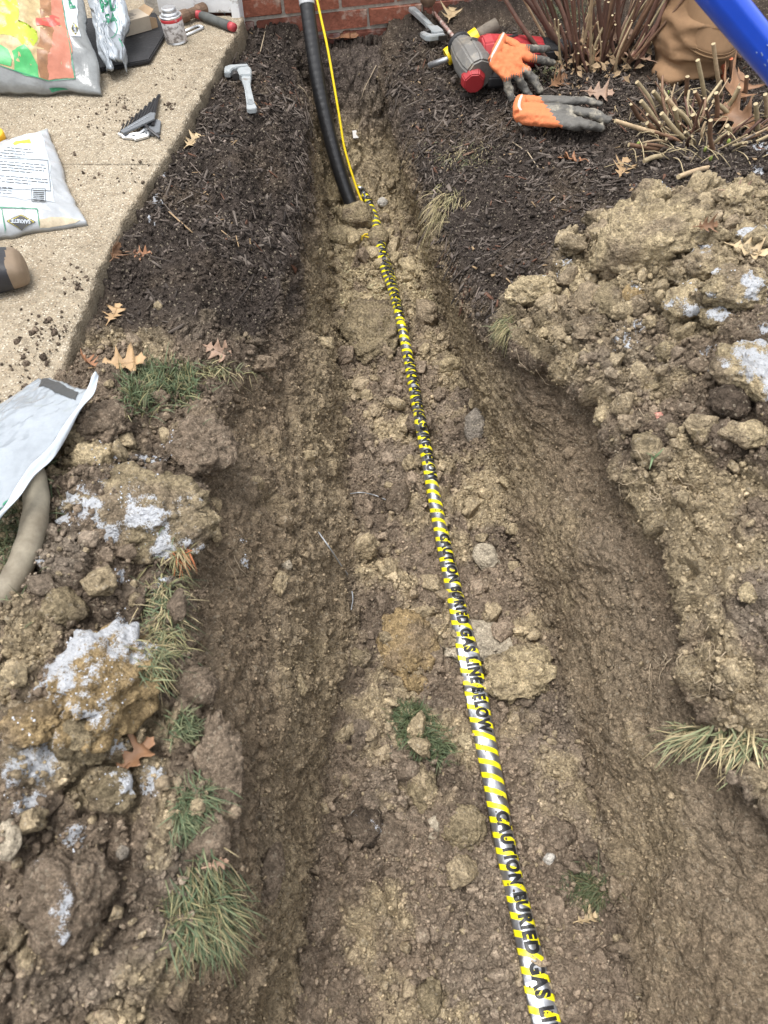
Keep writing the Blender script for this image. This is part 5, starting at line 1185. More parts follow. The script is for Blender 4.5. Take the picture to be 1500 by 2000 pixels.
# ------------------------------------------------------------------ tools and gloves on the bed
def g3(px, py, z): return at(px, py, z)
def gz(px, py): return hit(px, py)[0].z
M_ALU = mat('cast_aluminium', (.40, .43, .44), .5, metal=.35, var=.12, vscale=40, bump=.0005, bscale=120, col2=(.20, .17, .14), mscale=18, mlo=.6, mhi=.75); M_IRON = mat('dark_jaw_steel', (.06, .057, .055), .5, metal=.6, var=.3, vscale=60)
def wrench(p0, p1, label, side, tilt=0.0):
    L_ = (p1 - p0).length; k = L_ / .36
    m = frame(p0, p1); w_ = empty('pipe_wrench', m); tag(w_, label, 'wrench', 'pipe wrenches lying on the mulch')
    S = lambda y_: y_ * side * k
    def pr(mb_, poly, z0, z1): return mb_.prism([(x_ * k, S(y_)) for x_, y_ in poly], z0 * k, z1 * k)
    mb = pr(MB(), [(.075, -.013), (.105, -.016), (.16, -.011), (.31, -.014), (.35, -.017), (.36, -.010), (.36, .012), (.35, .018), (.31, .014), (.16, .011), (.105, .018), (.075, .020)], .004, .020); mb.build('handle', M_ALU, w_, True, bevel=.002 * k)
    mb = MB()
    for sgn in (-1, 1): pr(mb, [(.12, sgn * .0075), (.32, sgn * .0095), (.32, sgn * .0125), (.12, sgn * .0105)], .0205, .0235)
    mb.build('handle_rib', M_ALU, w_, True)
    for i in range(5):
        mb = pr(MB(), [(.285 + i * .009, -.008), (.289 + i * .009, -.008), (.289 + i * .009, .008), (.285 + i * .009, .008)], .0205, .0225); mb.build('grip_ridge', M_ALU, w_, True)
    mb = pr(MB(), [(.025, -.026), (.080, -.020), (.085, .022), (.040, .026), (.010, .022), (.008, -.010)], .002, .026); mb.build('heel_jaw', M_ALU, w_, True, bevel=.003 * k)
    mb = pr(MB(), [(-.022, .018), (-.026, -.050), (-.012, -.070), (.040, -.074), (.046, -.052), (.018, -.046), (.002, -.030), (.000, .018)], .004, .024); mb.build('hook_jaw', M_ALU, w_, True, bevel=.003 * k)
    mb = pr(MB(), [(-.036, .020), (-.036, -.016), (-.0265, -.016), (-.0265, .020)], .005, .023); mb.build('jaw_end', M_IRON, w_, True, bevel=.001)
    mb = MB(); mb.lathe([(.012 * k, -.012 * k), (.0135 * k, -.010 * k), (.0135 * k, .010 * k), (.012 * k, .012 * k)], 14, Matrix.Translation((.052 * k, S(-.034), .014 * k)) @ Matrix.Rotation(R(90), 4, 'Y')); mb.build('adjusting_nut', M_IRON, w_, True)
    return w_
q0, _ = hit(478, 148); q1, _ = hit(494, 230)
wrench(q0 + Vector((0, 0, .008)), q1 + Vector((0, 0, .008)), 'grey aluminium pipe wrench on the mulch beside the concrete path', 1)
q0, _ = hit(858, 84); q1, _ = hit(803, 30)
wrench(q0 + Vector((0, 0, .012)), q1 + Vector((0, 0, .012)), 'grey aluminium pipe wrench lying between the brick wall and the drill', -1)
# --- rotary hammer
M_DGREY = mat('tool_grey', (.15, .145, .135), .55, var=.25, vscale=22, bump=.0008, bscale=90, col2=(.30, .26, .20), mscale=14, mlo=.55, mhi=.72)
M_DRED = mat('tool_red', (.36, .030, .035), .42, var=.15, vscale=20, col2=(.30, .22, .17), mscale=20, mlo=.60, mhi=.76); M_DBLK = mat('tool_black', (.022, .022, .024), .55, var=.3, vscale=30, col2=(.16, .14, .11), mscale=24, mlo=.6, mhi=.75)
zb = gz(950, 168)
dr = empty('power_drill', loc=tuple(g3(950, 150, zb))); tag(dr, 'dusty red and grey rotary drill lying under an orange glove', 'drill')
F_, E_ = g3(897, 86, zb + .075), g3(938, 146, zb + .058)
ax = (E_ - F_); Ln = ax.length; axn = ax.normalized()
def ring(c_, a, ry, rz, n=8, rot=.39):
    z_ = Vector((0, 0, 1)); z_ = (z_ - a * z_.dot(a)).normalized(); y_ = a.cross(z_); return [c_ + y_ * ry * math.cos(rot + 2 * math.pi * k / n) + z_ * rz * math.sin(rot + 2 * math.pi * k / n) for k in range(n)]
def loft(mb_, a, stations, n=10, rot=.31):
    V = []; F = []
    for c_, ry, rz in stations: V += ring(c_, a, ry, rz, n, rot)
    for i in range(len(stations) - 1):
        for k in range(n): F.append((i * n + k, i * n + (k + 1) % n, (i + 1) * n + (k + 1) % n, (i + 1) * n + k))
    F.append(tuple(range(n))); F.append(tuple(range((len(stations) - 1) * n, len(stations) * n))); mb_.add(V, F); return mb_
mb = loft(MB(), axn, [(F_ + axn * .012, .036, .036), (F_ + axn * .05, .046, .048), (F_ + axn * Ln * .55, .056, .060), (F_ + axn * Ln * .85, .056, .056), (E_, .046, .046)]); hs_ = mb.build('gear_housing', M_DGREY, dr, bevel=.005)
mb = MB(); mb.tube([F_ - axn * .006, F_ + axn * .004, F_ + axn * .014], [.033, .041, .040], 20); mb.build('nose_ring', M_DBLK, dr, smooth=True)
C_ = g3(920, 140, zb + .050); d2 = (g3(928, 172, zb + .034) - C_).normalized()
mb = loft(MB(), d2, [(C_, .036, .036), (C_ + d2 * .040, .040, .040), (C_ + d2 * .060, .032, .032)], 8, .39); mb.build('motor_cap', M_DRED, dr, bevel=.003)
C3_, H_ = g3(936, 108, zb + .078), g3(1056, 100, zb + .070); a3 = (H_ - C3_).normalized()
mb = loft(MB(), a3, [(C3_, .050, .054), (C3_ + a3 * .03, .058, .060), (C3_ + a3 * .11, .052, .054), (H_, .040, .042)], 10); mb.build('body_shell', M_DRED, dr, bevel=.005)
mb = loft(MB(), a3, [(H_ - a3 * .002, .038, .042), (H_ + a3 * .05, .036, .036), (H_ + a3 * .10, .024, .026)], 10); mb.build('rear_grip', M_DBLK, dr, bevel=.004)
C4_ = g3(950, 152, zb + .034); H4 = g3(1035, 150, zb + .034); a4 = (H4 - C4_).normalized()
mb = loft(MB(), a4, [(C4_, .030, .026), (C4_ + a4 * .01, .034, .031), (H4, .030, .028)], 8, .39); mb.build('battery_block', M_DBLK, dr, bevel=.003)
mb = MB(); t0, t1 = g3(986, 74, zb + .128), g3(1010, 68, zb + .126); mb.tube([t0, t1], [.006, .006], 8, flat=.5); mb.build('vent_slot', M_DBLK, dr)
for k in range(3):
    mb = MB(); s0 = F_ + axn * (.05 + .02 * k) + Vector((.02 - .01 * k, -.008, .044 + .006 * k)); mb.tube([s0, s0 + Vector((.020, -.004, -.003))], .0022, 6); mb.build('vent_slot', M_DBLK, dr)
M_BIT = mat('scuffed_bit', (.34, .20, .17), .55, metal=.3, var=.3, vscale=60, col2=(.52, .46, .42), mscale=45, mlo=.45, mhi=.6)
b0, b1 = F_ - axn * .004, g3(846, 24, gz(846, 24) + .012)
_p = [b0 + (b1 - b0) * (i / 90) for i in range(91)]; mb = MB(); mb.tube(_p, [.0062 + .0014 * math.sin(i * .9) for i in range(91)], 8); mb.build('drill_bit', M_BIT, dr, smooth=True)
# --- metal post with yellow sleeve under the drill
M_YSL = mat('yellow_sleeve', (.80, .56, .01), .45, var=.08, vscale=30)
s0, s1 = g3(872, 112, gz(872, 118) + .032), g3(934, 72, gz(934, 80) + .050); sv = (s1 - s0).normalized()
ps = empty('metal_post', loc=tuple(s0)); tag(ps, 'grey metal tube in a yellow plastic sleeve under the drill', 'tube')
mb = MB(); n_ = 24; V = ring(s0, sv, .026, .026, n_, 0) + ring(s1, sv, .030, .030, n_, 0) + ring(s1, sv, .0265, .0265, n_, 0) + ring(s0, sv, .0225, .0225, n_, 0)
Fc = []
for r_ in range(4):
    for k in range(n_): Fc.append((r_ * n_ + k, r_ * n_ + (k + 1) % n_, ((r_ + 1) % 4) * n_ + (k + 1) % n_, ((r_ + 1) % 4) * n_ + k))
mb.add(V, Fc); mb.build('sleeve', M_YSL, ps, smooth=False)
mb = MB(); mb.tube([g3(838, 128, gz(838, 128) + .010), s0 + Vector((0, 0, -.006)), s0 + sv * .05], .0095, 14); mb.build('rod', M_ZINC, ps, smooth=True)
mb = MB(); mb.tube([s1 - sv * .01, s1 + sv * .03, s1 + sv * .07], [.0235, .023, .021], 16); mb.build('rod', mat('dusty_pipe', (.17, .145, .115), .8, var=.4, vscale=40), ps, smooth=True)
# --- round knob by the wall
kp = aty(836, -4, 2.985 + .02); mb = MB(); mb.ball(tuple(kp), .028, seg=18); mb.tube([kp, kp + Vector((0, .11, 0))], .008, 8); mb.tube([kp + Vector((.012, 0, -.02)), kp + Vector((.03, -.01, -.06))], .0022, 6)
tag(mb.build('iron_knob', M_RUST, smooth=True), 'dark round iron knob in front of the brick wall', 'knob')
# --- work gloves
M_ORG = mat('orange_knit', (.60, .175, .065), .8, var=.14, vscale=60, bump=.0008, bscale=420, col2=(.40, .14, .06), mscale=16, mlo=.6, mhi=.8); M_GCO = mat('grey_latex', (.105, .10, .090), .7, var=.3, vscale=40, bump=.0014, bscale=180, col2=(.32, .29, .23), mscale=22, mlo=.52, mhi=.66); M_TRIM = mat('cream_trim', (.60, .56, .50), .8, var=.1, vscale=80)
def seg_d(c_, a, b):
    a, b = np.array(a), np.array(b); d = b - a; t = np.clip(((c_ - a) @ d) / (d @ d), -.5, 1.2); return t, np.linalg.norm(c_ - (a + t[:, None] * d), axis=1)
def glove(label, cuff, fingers, palm_r, grey_rule, trim_r=.0042):
    """cuff: list of points across the wrist; fingers: list of (base, mid, tip, radius); palm: strips from the cuff to the finger bases"""
    g = empty('work_glove', loc=tuple(cuff[0])); tag(g, label, 'glove', 'orange and grey work gloves')
    mb = MB(); nC = len(cuff)
    for i, (b, m_, t, r_) in enumerate(fingers):
        cidx = min(nC - 1, int(round(i * (nC - 1) / max(1, len(fingers) - 1)))); c_ = cuff[cidx]
        mb.tube([c_, c_ + (b - c_) * .5, b], [palm_r, palm_r * 1.12, max(palm_r, r_) * 1.02], 12, flat=.7)
        mb.tube([b, b + (m_ - b) * .6, m_, m_ + (t - m_) * .6, t], [r_ * 1.02, r_, r_ * .98, r_ * .95, r_ * .72], 12, flat=.68)
        for p_, k_ in ((b, 1.05), (m_, 1.0), (t, .8)): mb.ball(tuple(p_), (r_ * k_, r_ * k_, r_ * k_ * .7))
    for i in range(nC - 1): mb.tube([cuff[i], cuff[i + 1]], palm_r * .95, 10)
    cb_ = sum((f[0] for f in fingers), Vector()) / len(fingers); cm = sum(cuff, Vector()) / nC
    for t in (.3, .55, .8): mb.ball(tuple(cm + (cb_ - cm) * t), (palm_r * 1.5, palm_r * 1.5, palm_r * .95))
    v, f = remesh(mb, .0034, 5, lambda vv, nn: vv + nn * (fbm(vv, 38, 3, 7) * .0030 + (1 - np.abs(fbm(vv, 60, 2, 9)) * 2.2) * .0018)[:, None])
    split_build([('knit_shell', M_ORG), ('latex_coating', M_GCO)], v, f, grey_rule, g, False)
    up = Vector((0, 0, palm_r * .85)); loop = [c_ + up for c_ in cuff] + [c_ - up for c_ in reversed(cuff)]; loop.append(loop[0])
    mb = MB(); mb.tube(spline(loop, 40), trim_r, 8); mb.build('cuff_trim', M_TRIM, g, smooth=True)
    return g
zg = zb
cf = [g3(983, 74, zg + .128), g3(975, 90, zg + .134), g3(967, 105, zg + .132), g3(960, 120, zg + .118)]
fg = [(g3(1022, 96, zg + .126), g3(1046, 95, zg + .118), g3(1070, 95, zg + .105), .0150),
      (g3(1034, 112, zg + .112), g3(1058, 117, zg + .098), g3(1078, 123, zg + .072), .0152),
      (g3(1026, 136, zg + .092), g3(1042, 155, zg + .066), g3(1054, 176, zg + .040), .0165),
      (g3(1009, 146, zg + .088), g3(1020, 166, zg + .058), g3(1032, 186, zg + .032), .0165),
      (g3(989, 150, zg + .086), g3(994, 174, zg + .052), g3(1001, 196, zg + .026), .0155)]
def rule1(c_):
    out = np.zeros(len(c_), int)
    for b, m_, t, r_ in fg:
        tt_, d = seg_d(c_, b, t); out |= ((tt_ > .06 + .10 * np.sin(c_[:, 0] * 900)) & (d < r_ * 2.1)).astype(int)
    return out
g1 = glove('orange work glove with grey fingertips draped over the drill', cf, fg, .0140, rule1)
M_GTX = mat('dark_glove_print', (.10, .06, .05), .7)
zh = gz(1095, 235)
cf2 = [g3(1018, 197, zh + .040), g3(1013, 210, zh + .048), g3(1013, 222, zh + .042), g3(1019, 233, zh + .028)]
fg2 = [(g3(1108, 198, zh + .045), g3(1142, 196, zh + .044), g3(1170, 203, zh + .034), .0150),
       (g3(1122, 216, zh + .046), g3(1158, 222, zh + .048), g3(1188, 234, zh + .036), .0168),
       (g3(1112, 231, zh + .040), g3(1146, 243, zh + .040), g3(1172, 250, zh + .022), .0172),
       (g3(1092, 238, zh + .034), g3(1118, 245, zh + .034), g3(1138, 248, zh + .022), .0172)]
def rule2(c_):
    p = proj(c_); return ((p[:, 0] > 1062 - .0 * p[:, 1] + (p[:, 1] - 200) * .75 + 2.5 * np.sin(p[:, 1] * .8))).astype(int)
glove('orange glove with grey palm lying palm up on the mulch', cf2, fg2, .0180, rule2)
# ------------------------------------------------------------------ plants, leaves, grass
M_STEM = mat('stem_bark', (1, 1, 1), .65, attr='Col', var=.35, vscale=60, bump=.0008, bscale=200)
def stem_obj(parent, pts, r0, r1, col, tipcol=None, n=7, seg=9, name='stem'):
    s_ = spline(pts, seg); mb = MB(); mb.tube(s_, [r0 + (r1 - r0) * i / (seg - 1) for i in range(seg)], n, True)
    v = np.array([tuple(q) for q in mb.v]); me = mesh_from(name, v, mb.f, M_STEM, True); c_ = np.repeat(np.array(col)[None], len(v), 0) * (1 + .3 * fbm(v, 30, 2, int(r0 * 1e5)))[:, None]
    if tipcol is not None:
        k = int(np.argmax(np.linalg.norm(np.diff(v, axis=0), axis=1) * 0)) ; v2 = np.vstack([v, v[-n:]])
        f2 = [f for f in mb.f[:-1]] + [tuple(range(len(v), len(v) + n))]; me = mesh_from(name, v2, f2, M_STEM, True); c_ = np.vstack([c_, np.repeat(np.array(tipcol)[None], n, 0)])
    setcol(me, c_); return link(name, me, parent)
RED, BRN, PALE, STRAW = L3(.135, .070, .050), L3(.17, .095, .055), L3(.42, .31, .19), L3(.46, .37, .22)
sh1 = empty('bare_shrub', loc=tuple(hit(1150, 130)[0])); tag(sh1, 'bare reddish brown shrub with many upright stems behind the gloves', 'shrub', 'cut back shrubs in the bed')
base_c = hit(1165, 120)[0]
named = [((1085, 130), (975, -20)), ((1100, 112), (995, -40)), ((1110, 108), (1010, -60)), ((1120, 100), (1045, -60)), ((1118, 90), (1058, -80)), ((1128, 88), (1082, -90)), ((1190, 120), (1160, -60)), ((1205, 118), (1185, -60)), ((1230, 120), (1300, -40)), ((1240, 130), (1310, -30)), ((1215, 110), (1215, -70)), ((1170, 100), (1140, -60)), ((1250, 110), (1295, -30))]
for (a, b), (c_, d) in named:
    q = hit(a, b)[0] - Vector((0, 0, .01)); t = aty(c_, d, q.y + rng.uniform(-.10, .04)); m_ = (q + t) / 2 + Vector((rng.normal(0, .012), rng.normal(0, .012), rng.normal(0, .01)))
    stem_obj(sh1, [q, m_, t, t + (t - m_) * .8], rng.uniform(.0062, .009), .0050, RED * rng.uniform(.7, 1.2), seg=12)
for i in range(105):
    a = rng.uniform(0, 6.283); rr = .12 * math.sqrt(rng.random()); q = drop(base_c.x + rr * 1.2 * math.cos(a), base_c.y + rr * math.sin(a) + .02)[0] - Vector((0, 0, .01))
    out = Vector((math.cos(a) * rr * 5.5 + rng.normal(0, .16), math.sin(a) * rr * 3.0 + rng.normal(0, .14), 1.0)).normalized(); L_ = rng.choice([.10, .16, .30, .45], p=[.25, .2, .25, .3]) * rng.uniform(.8, 1.2)
    m_ = q + out * L_ * .5 + Vector((rng.normal(0, .010), rng.normal(0, .010), 0)); c_ = [RED, BRN, PALE, STRAW][rng.choice(4, p=[.42, .28, .18, .12])] * rng.uniform(.75, 1.2)
    stem_obj(sh1, [q, m_, q + out * L_], rng.uniform(.0022, .0062), rng.uniform(.0016, .0042), c_, STRAW * .9, seg=8)
sh2 = empty('bare_shrub', loc=tuple(hit(1360, 260)[0])); tag(sh2, 'shrub cut down to short pale stubs in front of the kneeling leg', 'shrub', 'cut back shrubs in the bed')
Z4 = lambda a, b: (1100 + a / 3.75, b / 3.75)
ORT = L3(.62, .17, .08)
stubs = [((690, 830), (540, 600), 0), ((790, 800), (660, 670), 0), ((730, 930), (570, 740), 0), ((650, 905), (500, 760), 1), ((800, 970), (380, 885), 3), ((920, 1010), (720, 830), 0), ((700, 985), (615, 900), 1), ((960, 920), (810, 790), 0), ((1065, 800), (985, 440), 0), ((1035, 850), (965, 670), 1), ((1175, 720), (1100, 320), 3), ((900, 745), (910, 560), 1), ((1255, 890), (1100, 740), 0), ((1120, 1110), (1080, 880), 1), ((980, 1045), (740, 1040), 3), ((765, 1080), (480, 1060), 1), ((790, 1110), (580, 1225), 0), ((1105, 1190), (830, 1340), 3), ((1340, 440), (1150, 295), 4), ((1185, 560), (1150, 380), 5), ((1280, 610), (1230, 430), 4), ((1240, 1000), (1200, 920), 0), ((1000, 960), (950, 840), 1), ((880, 960), (820, 800), 0), ((1330, 740), (1345, 560), 1), ((1440, 980), (1410, 760), 0), ((1180, 860), (1290, 640), 0), ((760, 960), (700, 900), 0), ((1130, 900), (1120, 680), 1), ((1500, 850), (1480, 690), 3), ((860, 900), (760, 720), 3)]
for (a, b), (c_, d), k in stubs:
    a, b = Z4(a, b); c_, d = Z4(c_, d); q = hit(a, b)[0]; t = aty(c_, d, q.y - .02)
    if t.z < q.z + .015: t = hit(c_, d)[0] + Vector((0, 0, .016))
    q = q - Vector((0, 0, .012)); cc0 = [STRAW * .75, BRN, RED, PALE * 1.0, BRN * 1.2, ORT * .8][k]
    stem_obj(sh2, [q, (q + t) / 2 + Vector((rng.normal(0, .004), 0, rng.normal(0, .004) + .003)), t], .0070, .0060, cc0 * rng.uniform(.85, 1.1), (ORT if k >= 4 else STRAW * .85), n=8, seg=7)
cb2 = hit(1372, 262)[0]
for i in range(62):
    an = rng.uniform(0, 6.283); rr = .10 * math.sqrt(rng.random()); q = drop(cb2.x + rr * 1.5 * math.cos(an), cb2.y + rr * math.sin(an))[0] - Vector((0, 0, .01)); L_ = rng.uniform(.05, .15)
    out = Vector((math.cos(an) * .9 + rng.normal(0, .35), math.sin(an) * .7 + rng.normal(0, .3), rng.uniform(.35, 1.2))).normalized(); r_ = rng.uniform(.0022, .0058)
    stem_obj(sh2, [q, q + out * L_ * .5 + Vector((rng.normal(0, .006), rng.normal(0, .006), .004)), q + out * L_], r_, r_ * .75, [BRN, RED, STRAW * .8, PALE][rng.integers(4)] * rng.uniform(.6, 1.1), STRAW * .8, n=6, seg=7)
for i in range(80):
    a = rng.uniform(1225, 1495); b = rng.uniform(190, 330); q = hit(a, b)[0]; an = rng.uniform(0, 6.28); L_ = rng.uniform(.03, .10)
    stem_obj(sh2, [q, q + Vector((math.cos(an) * L_ * .5, math.sin(an) * L_ * .5, rng.uniform(.01, .03))), q + Vector((math.cos(an) * L_, math.sin(an) * L_, rng.uniform(.0, .04)))], .0016, .0010, STRAW * rng.uniform(.4, 1.0), n=5, seg=6, name='twig')
for a, b in [(1287, 268), (1302, 190), (1375, 300), (1385, 318), (1420, 285), (1244, 290)]:
    q = hit(a, b)[0]; mb = MB(); mb.ball(tuple(q + Vector((0, 0, .012))), (.005, .005, .008), seg=8); mb.build('bud', mat('green_bud', (.22, .28, .06), .5), sh2, smooth=True)
mbd = MB()
for i in range(150):
    q = hit(rng.normal(1150, 60), rng.normal(128, 22), BVH2)[0] + Vector((0, 0, rng.uniform(.002, .035))); a_ = rng.uniform(0, 6.28); e1 = Vector((math.cos(a_), math.sin(a_), rng.normal(0, .5))).normalized(); e2 = e1.orthogonal().normalized(); L_ = rng.uniform(.006, .018)
    mbd.add([q - e1 * L_, q + e2 * L_ * .5 + Vector((0, 0, .003)), q + e1 * L_, q - e2 * L_ * .5 + Vector((0, 0, .004))], [(0, 1, 2), (0, 2, 3)])
dl = mbd.build('dead_leaf_litter', mat('leaf_litter', (.30, .21, .12), .8, var=.4, vscale=60), sh1); dl['kind'] = 'stuff'
# --- oak leaves
OAK = [(0, .02), (.10, .03), (.16, .14), (.20, .20), (.24, .10), (.30, .07), (.38, .22), (.44, .36), (.47, .22), (.52, .10), (.58, .12), (.68, .30), (.76, .38), (.75, .20), (.76, .09), (.84, .10), (.92, .13), (.94, .06), (1.0, .0)]
def oak_leaf(px, py, size, ang, col, label, curl=.35, tilt=0.0, lift=.004, seed=0, group='fallen oak leaves', upright=0.0):
    q, n = hit(px, py, BVH2); Zd = (q - ORG).dot(ray(750, 1000)); L_ = size / 1500 * Zd * 1.15; r2 = np.random.default_rng(seed + int(px * 3 + py))
    V = []; F = []
    m_ = len(OAK)
    for t, w_ in OAK:
        j = r2.normal(0, .012)
        for s_ in (-1, -.5, 0, .5, 1):
            V.append((t, s_ * (w_ * r2.uniform(.85, 1.1) + .004), 0))
    V = np.array(V); F = [(i * 5 + k, i * 5 + k + 1, (i + 1) * 5 + k + 1, (i + 1) * 5 + k) for i in range(m_ - 1) for k in range(4)]
    V[:, 0] -= .5
    curl = curl * 1.5
    V[:, 2] = curl * (V[:, 1] ** 2 * 1.6 + .25 * V[:, 0] ** 2) + .03 * np.sin(V[:, 0] * 9 + r2.uniform(0, 6)) + .12 * curl * V[:, 1] * np.sin(V[:, 0] * 6)
    V *= L_
    st_ = [(-.5 * L_ - .16 * L_, .01 * L_, .02 * L_), (-.5 * L_, 0, V[:5, 2].mean())]
    nn = (n + Vector((0, 0, .8))).normalized(); M = frame((0, 0, 0), Vector((math.cos(ang), math.sin(ang), 0)), nn) @ Matrix.Rotation(tilt, 4, 'X') @ Matrix.Rotation(-upright, 4, 'Y')
    wz = (np.array([tuple(M @ Vector(v)) for v in V]))[:, 2].min()
    M.translation = q + nn * (lift + max(0, -wz * .6))
    o = empty('oak_leaf', M); tag(o, label, 'leaf', group)
    me = mesh_from('blade', V, F, M_LEAF, True); setcol(me, np.array(col)[None] * (1 + .25 * fbm(V * 40, 1.5, 3, seed))[:, None]); b = link('blade', me, o, True)
    k = b.modifiers.new('t', 'SOLIDIFY'); k.thickness = .0006
    mb = MB(); mb.tube(spline([st_[0], st_[1], tuple(V[5 * 6 + 2] + np.array([0, 0, .0006])), tuple(V[5 * 14 + 2] + np.array([0, 0, .0006]))], 14), [.0012 - .0008 * i / 13 for i in range(14)], 5); me2 = mb.build('midrib', M_LEAF, o, True, True); setcol(me2.data, np.repeat(np.array(col)[None] * 1.15, len(me2.data.vertices), 0))
    return o
M_LEAF = mat('dry_leaf', (1, 1, 1), .6, attr='Col', var=.18, vscale=50, bump=.0006, bscale=150)
TANL, BRL, PKL, ORL, PLL = L3(.36, .235, .12), L3(.18, .095, .048), L3(.27, .175, .12), L3(.27, .13, .065), L3(.44, .33, .19)
oak_leaf(376, 280, 46, 1.2, PLL, 'pale tan oak leaf on mulch beside the concrete path', .3)
oak_leaf(224, 616, 52, 1.4, TANL, 'tan oak leaf alone on dark soil near the path end', .25)
oak_leaf(226, 505, 44, 1.5, BRL, 'brown curled leaf standing against the concrete edge', 1.6, 1.0, .012)
oak_leaf(238, 718, 84, .25, TANL, 'tan oak leaf above the thick green grass tuft', .5, .2, .008)
oak_leaf(172, 716, 44, 2.4, ORL * 1.1, 'curled orange leaf at the path corner', 1.4, .5, .008)
oak_leaf(430, 690, 60, -.5, PKL, 'pinkish dry leaf at the mulch edge above dry grass', .9, .3, .006)
oak_leaf(272, 1492, 86, .9, BRL * 1.2, 'brown curled oak leaf on the snowy left heap', .9, .5, .012)
oak_leaf(1216, 336, 62, 1.2, TANL * .85, 'light brown leaf below the cut shrub', .6, .3, .008)
oak_leaf(1114, 316, 46, 2.9, ORL, 'rusty leaf lying on mulch left of the light brown leaf', .9, .2)
oak_leaf(1378, 446, 40, .2, BRL, 'dark brown leaf right of the largest clay block', 1.0, .3, .008)
oak_leaf(1458, 496, 64, -.5, PLL * .95, 'pale tan leaf on the spoil at upper right', .5, .2, .008)
oak_leaf(1428, 196, 110, 1.1, BRL * 1.3, 'large brown oak leaf caught among the cut stubs', .8, .5, .03)
oak_leaf(1440, 250, 90, 2.2, BRL, 'drooping brown leaf below the stubs at right', 1.0, -.6, .02)
oak_leaf(1145, 124, 70, 2.0, BRL, 'brown leaf at the base of the bare shrub', 1.0, .4, .02)
oak_leaf(1205, 90, 60, .6, PKL * .9, 'dull leaf in the middle of the bare shrub', .9, .6, .03)
oak_leaf(1085, 168, 50, .9, BRL * 1.1, 'russet leaf between the glove fingers and the shrub', 1.0, .4, .01)
oak_leaf(1240, 130, 56, 2.6, PKL * 1.1, 'pale pink leaf right of the bare shrub base', .8, .7, .03)
oak_leaf(882, 36, 54, 1.4, PLL * .9, 'tan oak leaf by the wall beyond the drill', .6, .4, .008)
oak_leaf(668, 76, 60, .1, ORL * .9, 'orange brown leaf at the wall foot beside the pipe', .7, .2, .006)
oak_leaf(702, 384, 26, 1.6, PKL * .9, 'small brown leaf standing behind the tape start', .8, .6, .012, upright=.6)
oak_leaf(1146, 1799, 42, .3, PLL * .85, 'tan leaf scrap at the right side of the trench bottom', 1.4, .3, .006)
oak_leaf(430, 1676, 40, .3, PKL * 1.25, 'pinkish leaf scrap resting on the left rim grass', .5, .1, .006)
oak_leaf(276, 500, 36, .1, ORL * 1.1, 'small orange leaf scrap on mulch near the path', .6, .2, .004)
oak_leaf(1170, 186, 50, -.1, PKL, 'flat dry leaf right of the lying glove', .4, .1, .006)
oak_leaf(1440, 388, 50, -.4, PKL * 1.1, 'long curled leaf below the cut shrub at right', 1.6, .5, .008)
# --- grass
M_GRASS = mat('grass_blade', (1, 1, 1), .6, attr='Col', spec=.3)
def blades(base, dirs, length, width, cols, droop):
    n = len(base); K = 6; t = np.linspace(0, 1, K); side = np.cross(dirs, np.array([0, 0, 1.0])); ln_ = np.linalg.norm(side, axis=1, keepdims=True); side = np.where(ln_ < .05, np.array([1.0, 0, 0]), side / (ln_ + 1e-9))
    tw = rng.normal(0, .6, n)[:, None]; side = side * np.cos(tw) + np.cross(dirs, side) * np.sin(tw)
    P = base[:, None, :] + dirs[:, None, :] * (length[:, None] * t[None])[:, :, None]
    P[:, :, 2] -= droop[:, None] * length[:, None] * t[None] ** 2; P += (rng.normal(0, .12, (n, 1, 3)) * length[:, None, None]) * (t[None, :, None] ** 2)
    w_ = width[:, None] * (1 - t[None] ** 1.7 * .92); L_, R_ = P - side[:, None, :] * w_[:, :, None], P + side[:, None, :] * w_[:, :, None]
    V = np.stack([L_, R_], 2).reshape(-1, 3); a = np.arange(K - 1) * 2; f = np.stack([a, a + 1, a + 3, a + 2], 1)
    F = (f[None] + (np.arange(n) * K * 2)[:, None, None]).reshape(-1, 4)
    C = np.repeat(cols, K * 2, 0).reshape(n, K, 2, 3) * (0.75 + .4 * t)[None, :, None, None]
    return V, F, C.reshape(-1, 3)
GRN, GRN2, DGR, DRY, DRY2 = L3(.095, .130, .068), L3(.17, .185, .100), L3(.078, .096, .046), L3(.34, .28, .16), L3(.24, .22, .11)
def tuft(rects, n, length, tones, label, lean=(0, 0, 1), spread=.5, droop=.5, width=.0009, name='grass_tuft', group='grass tufts', kind=None, cat='grass'):
    base, nrmv = [], []; n = int(n * 1.7) if n > 50 else n
    for i in range(n):
        x0, y0, sx, sy = rects[rng.integers(len(rects))]; q, nn = hit(x0 + rng.normal(0, sx), y0 + rng.normal(0, sy), BVH2); base.append(tuple(q + nn * .001)); nrmv.append(tuple(nn))
    base = np.array(base); d = np.array(nrmv) * .5 + np.array(lean)[None] * .8 + rng.normal(0, spread * 1.25, (n, 3)); d /= np.linalg.norm(d, axis=1, keepdims=True)
    ln_ = rng.uniform(length[0], length[1], n) * .64; cols = np.array([tones[i] for i in rng.integers(len(tones), size=n)]) * rng.uniform(.75, 1.35, (n, 1))
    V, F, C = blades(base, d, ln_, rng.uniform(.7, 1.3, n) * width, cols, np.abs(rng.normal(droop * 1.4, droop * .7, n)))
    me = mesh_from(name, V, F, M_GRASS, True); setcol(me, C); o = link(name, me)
    if kind: tag(o, label, None, None, kind)
    else: tag(o, label, cat, group)
    return o
tuft([(300, 745, 26, 16), (350, 755, 24, 18), (275, 780, 14, 16)], 860, (.040, .085), [GRN, GRN, GRN2, GRN * 1.2, DRY2], 'thick green grass tuft below the mulch at the path end', (0, -.15, 1.1), .42, .22, .0011)
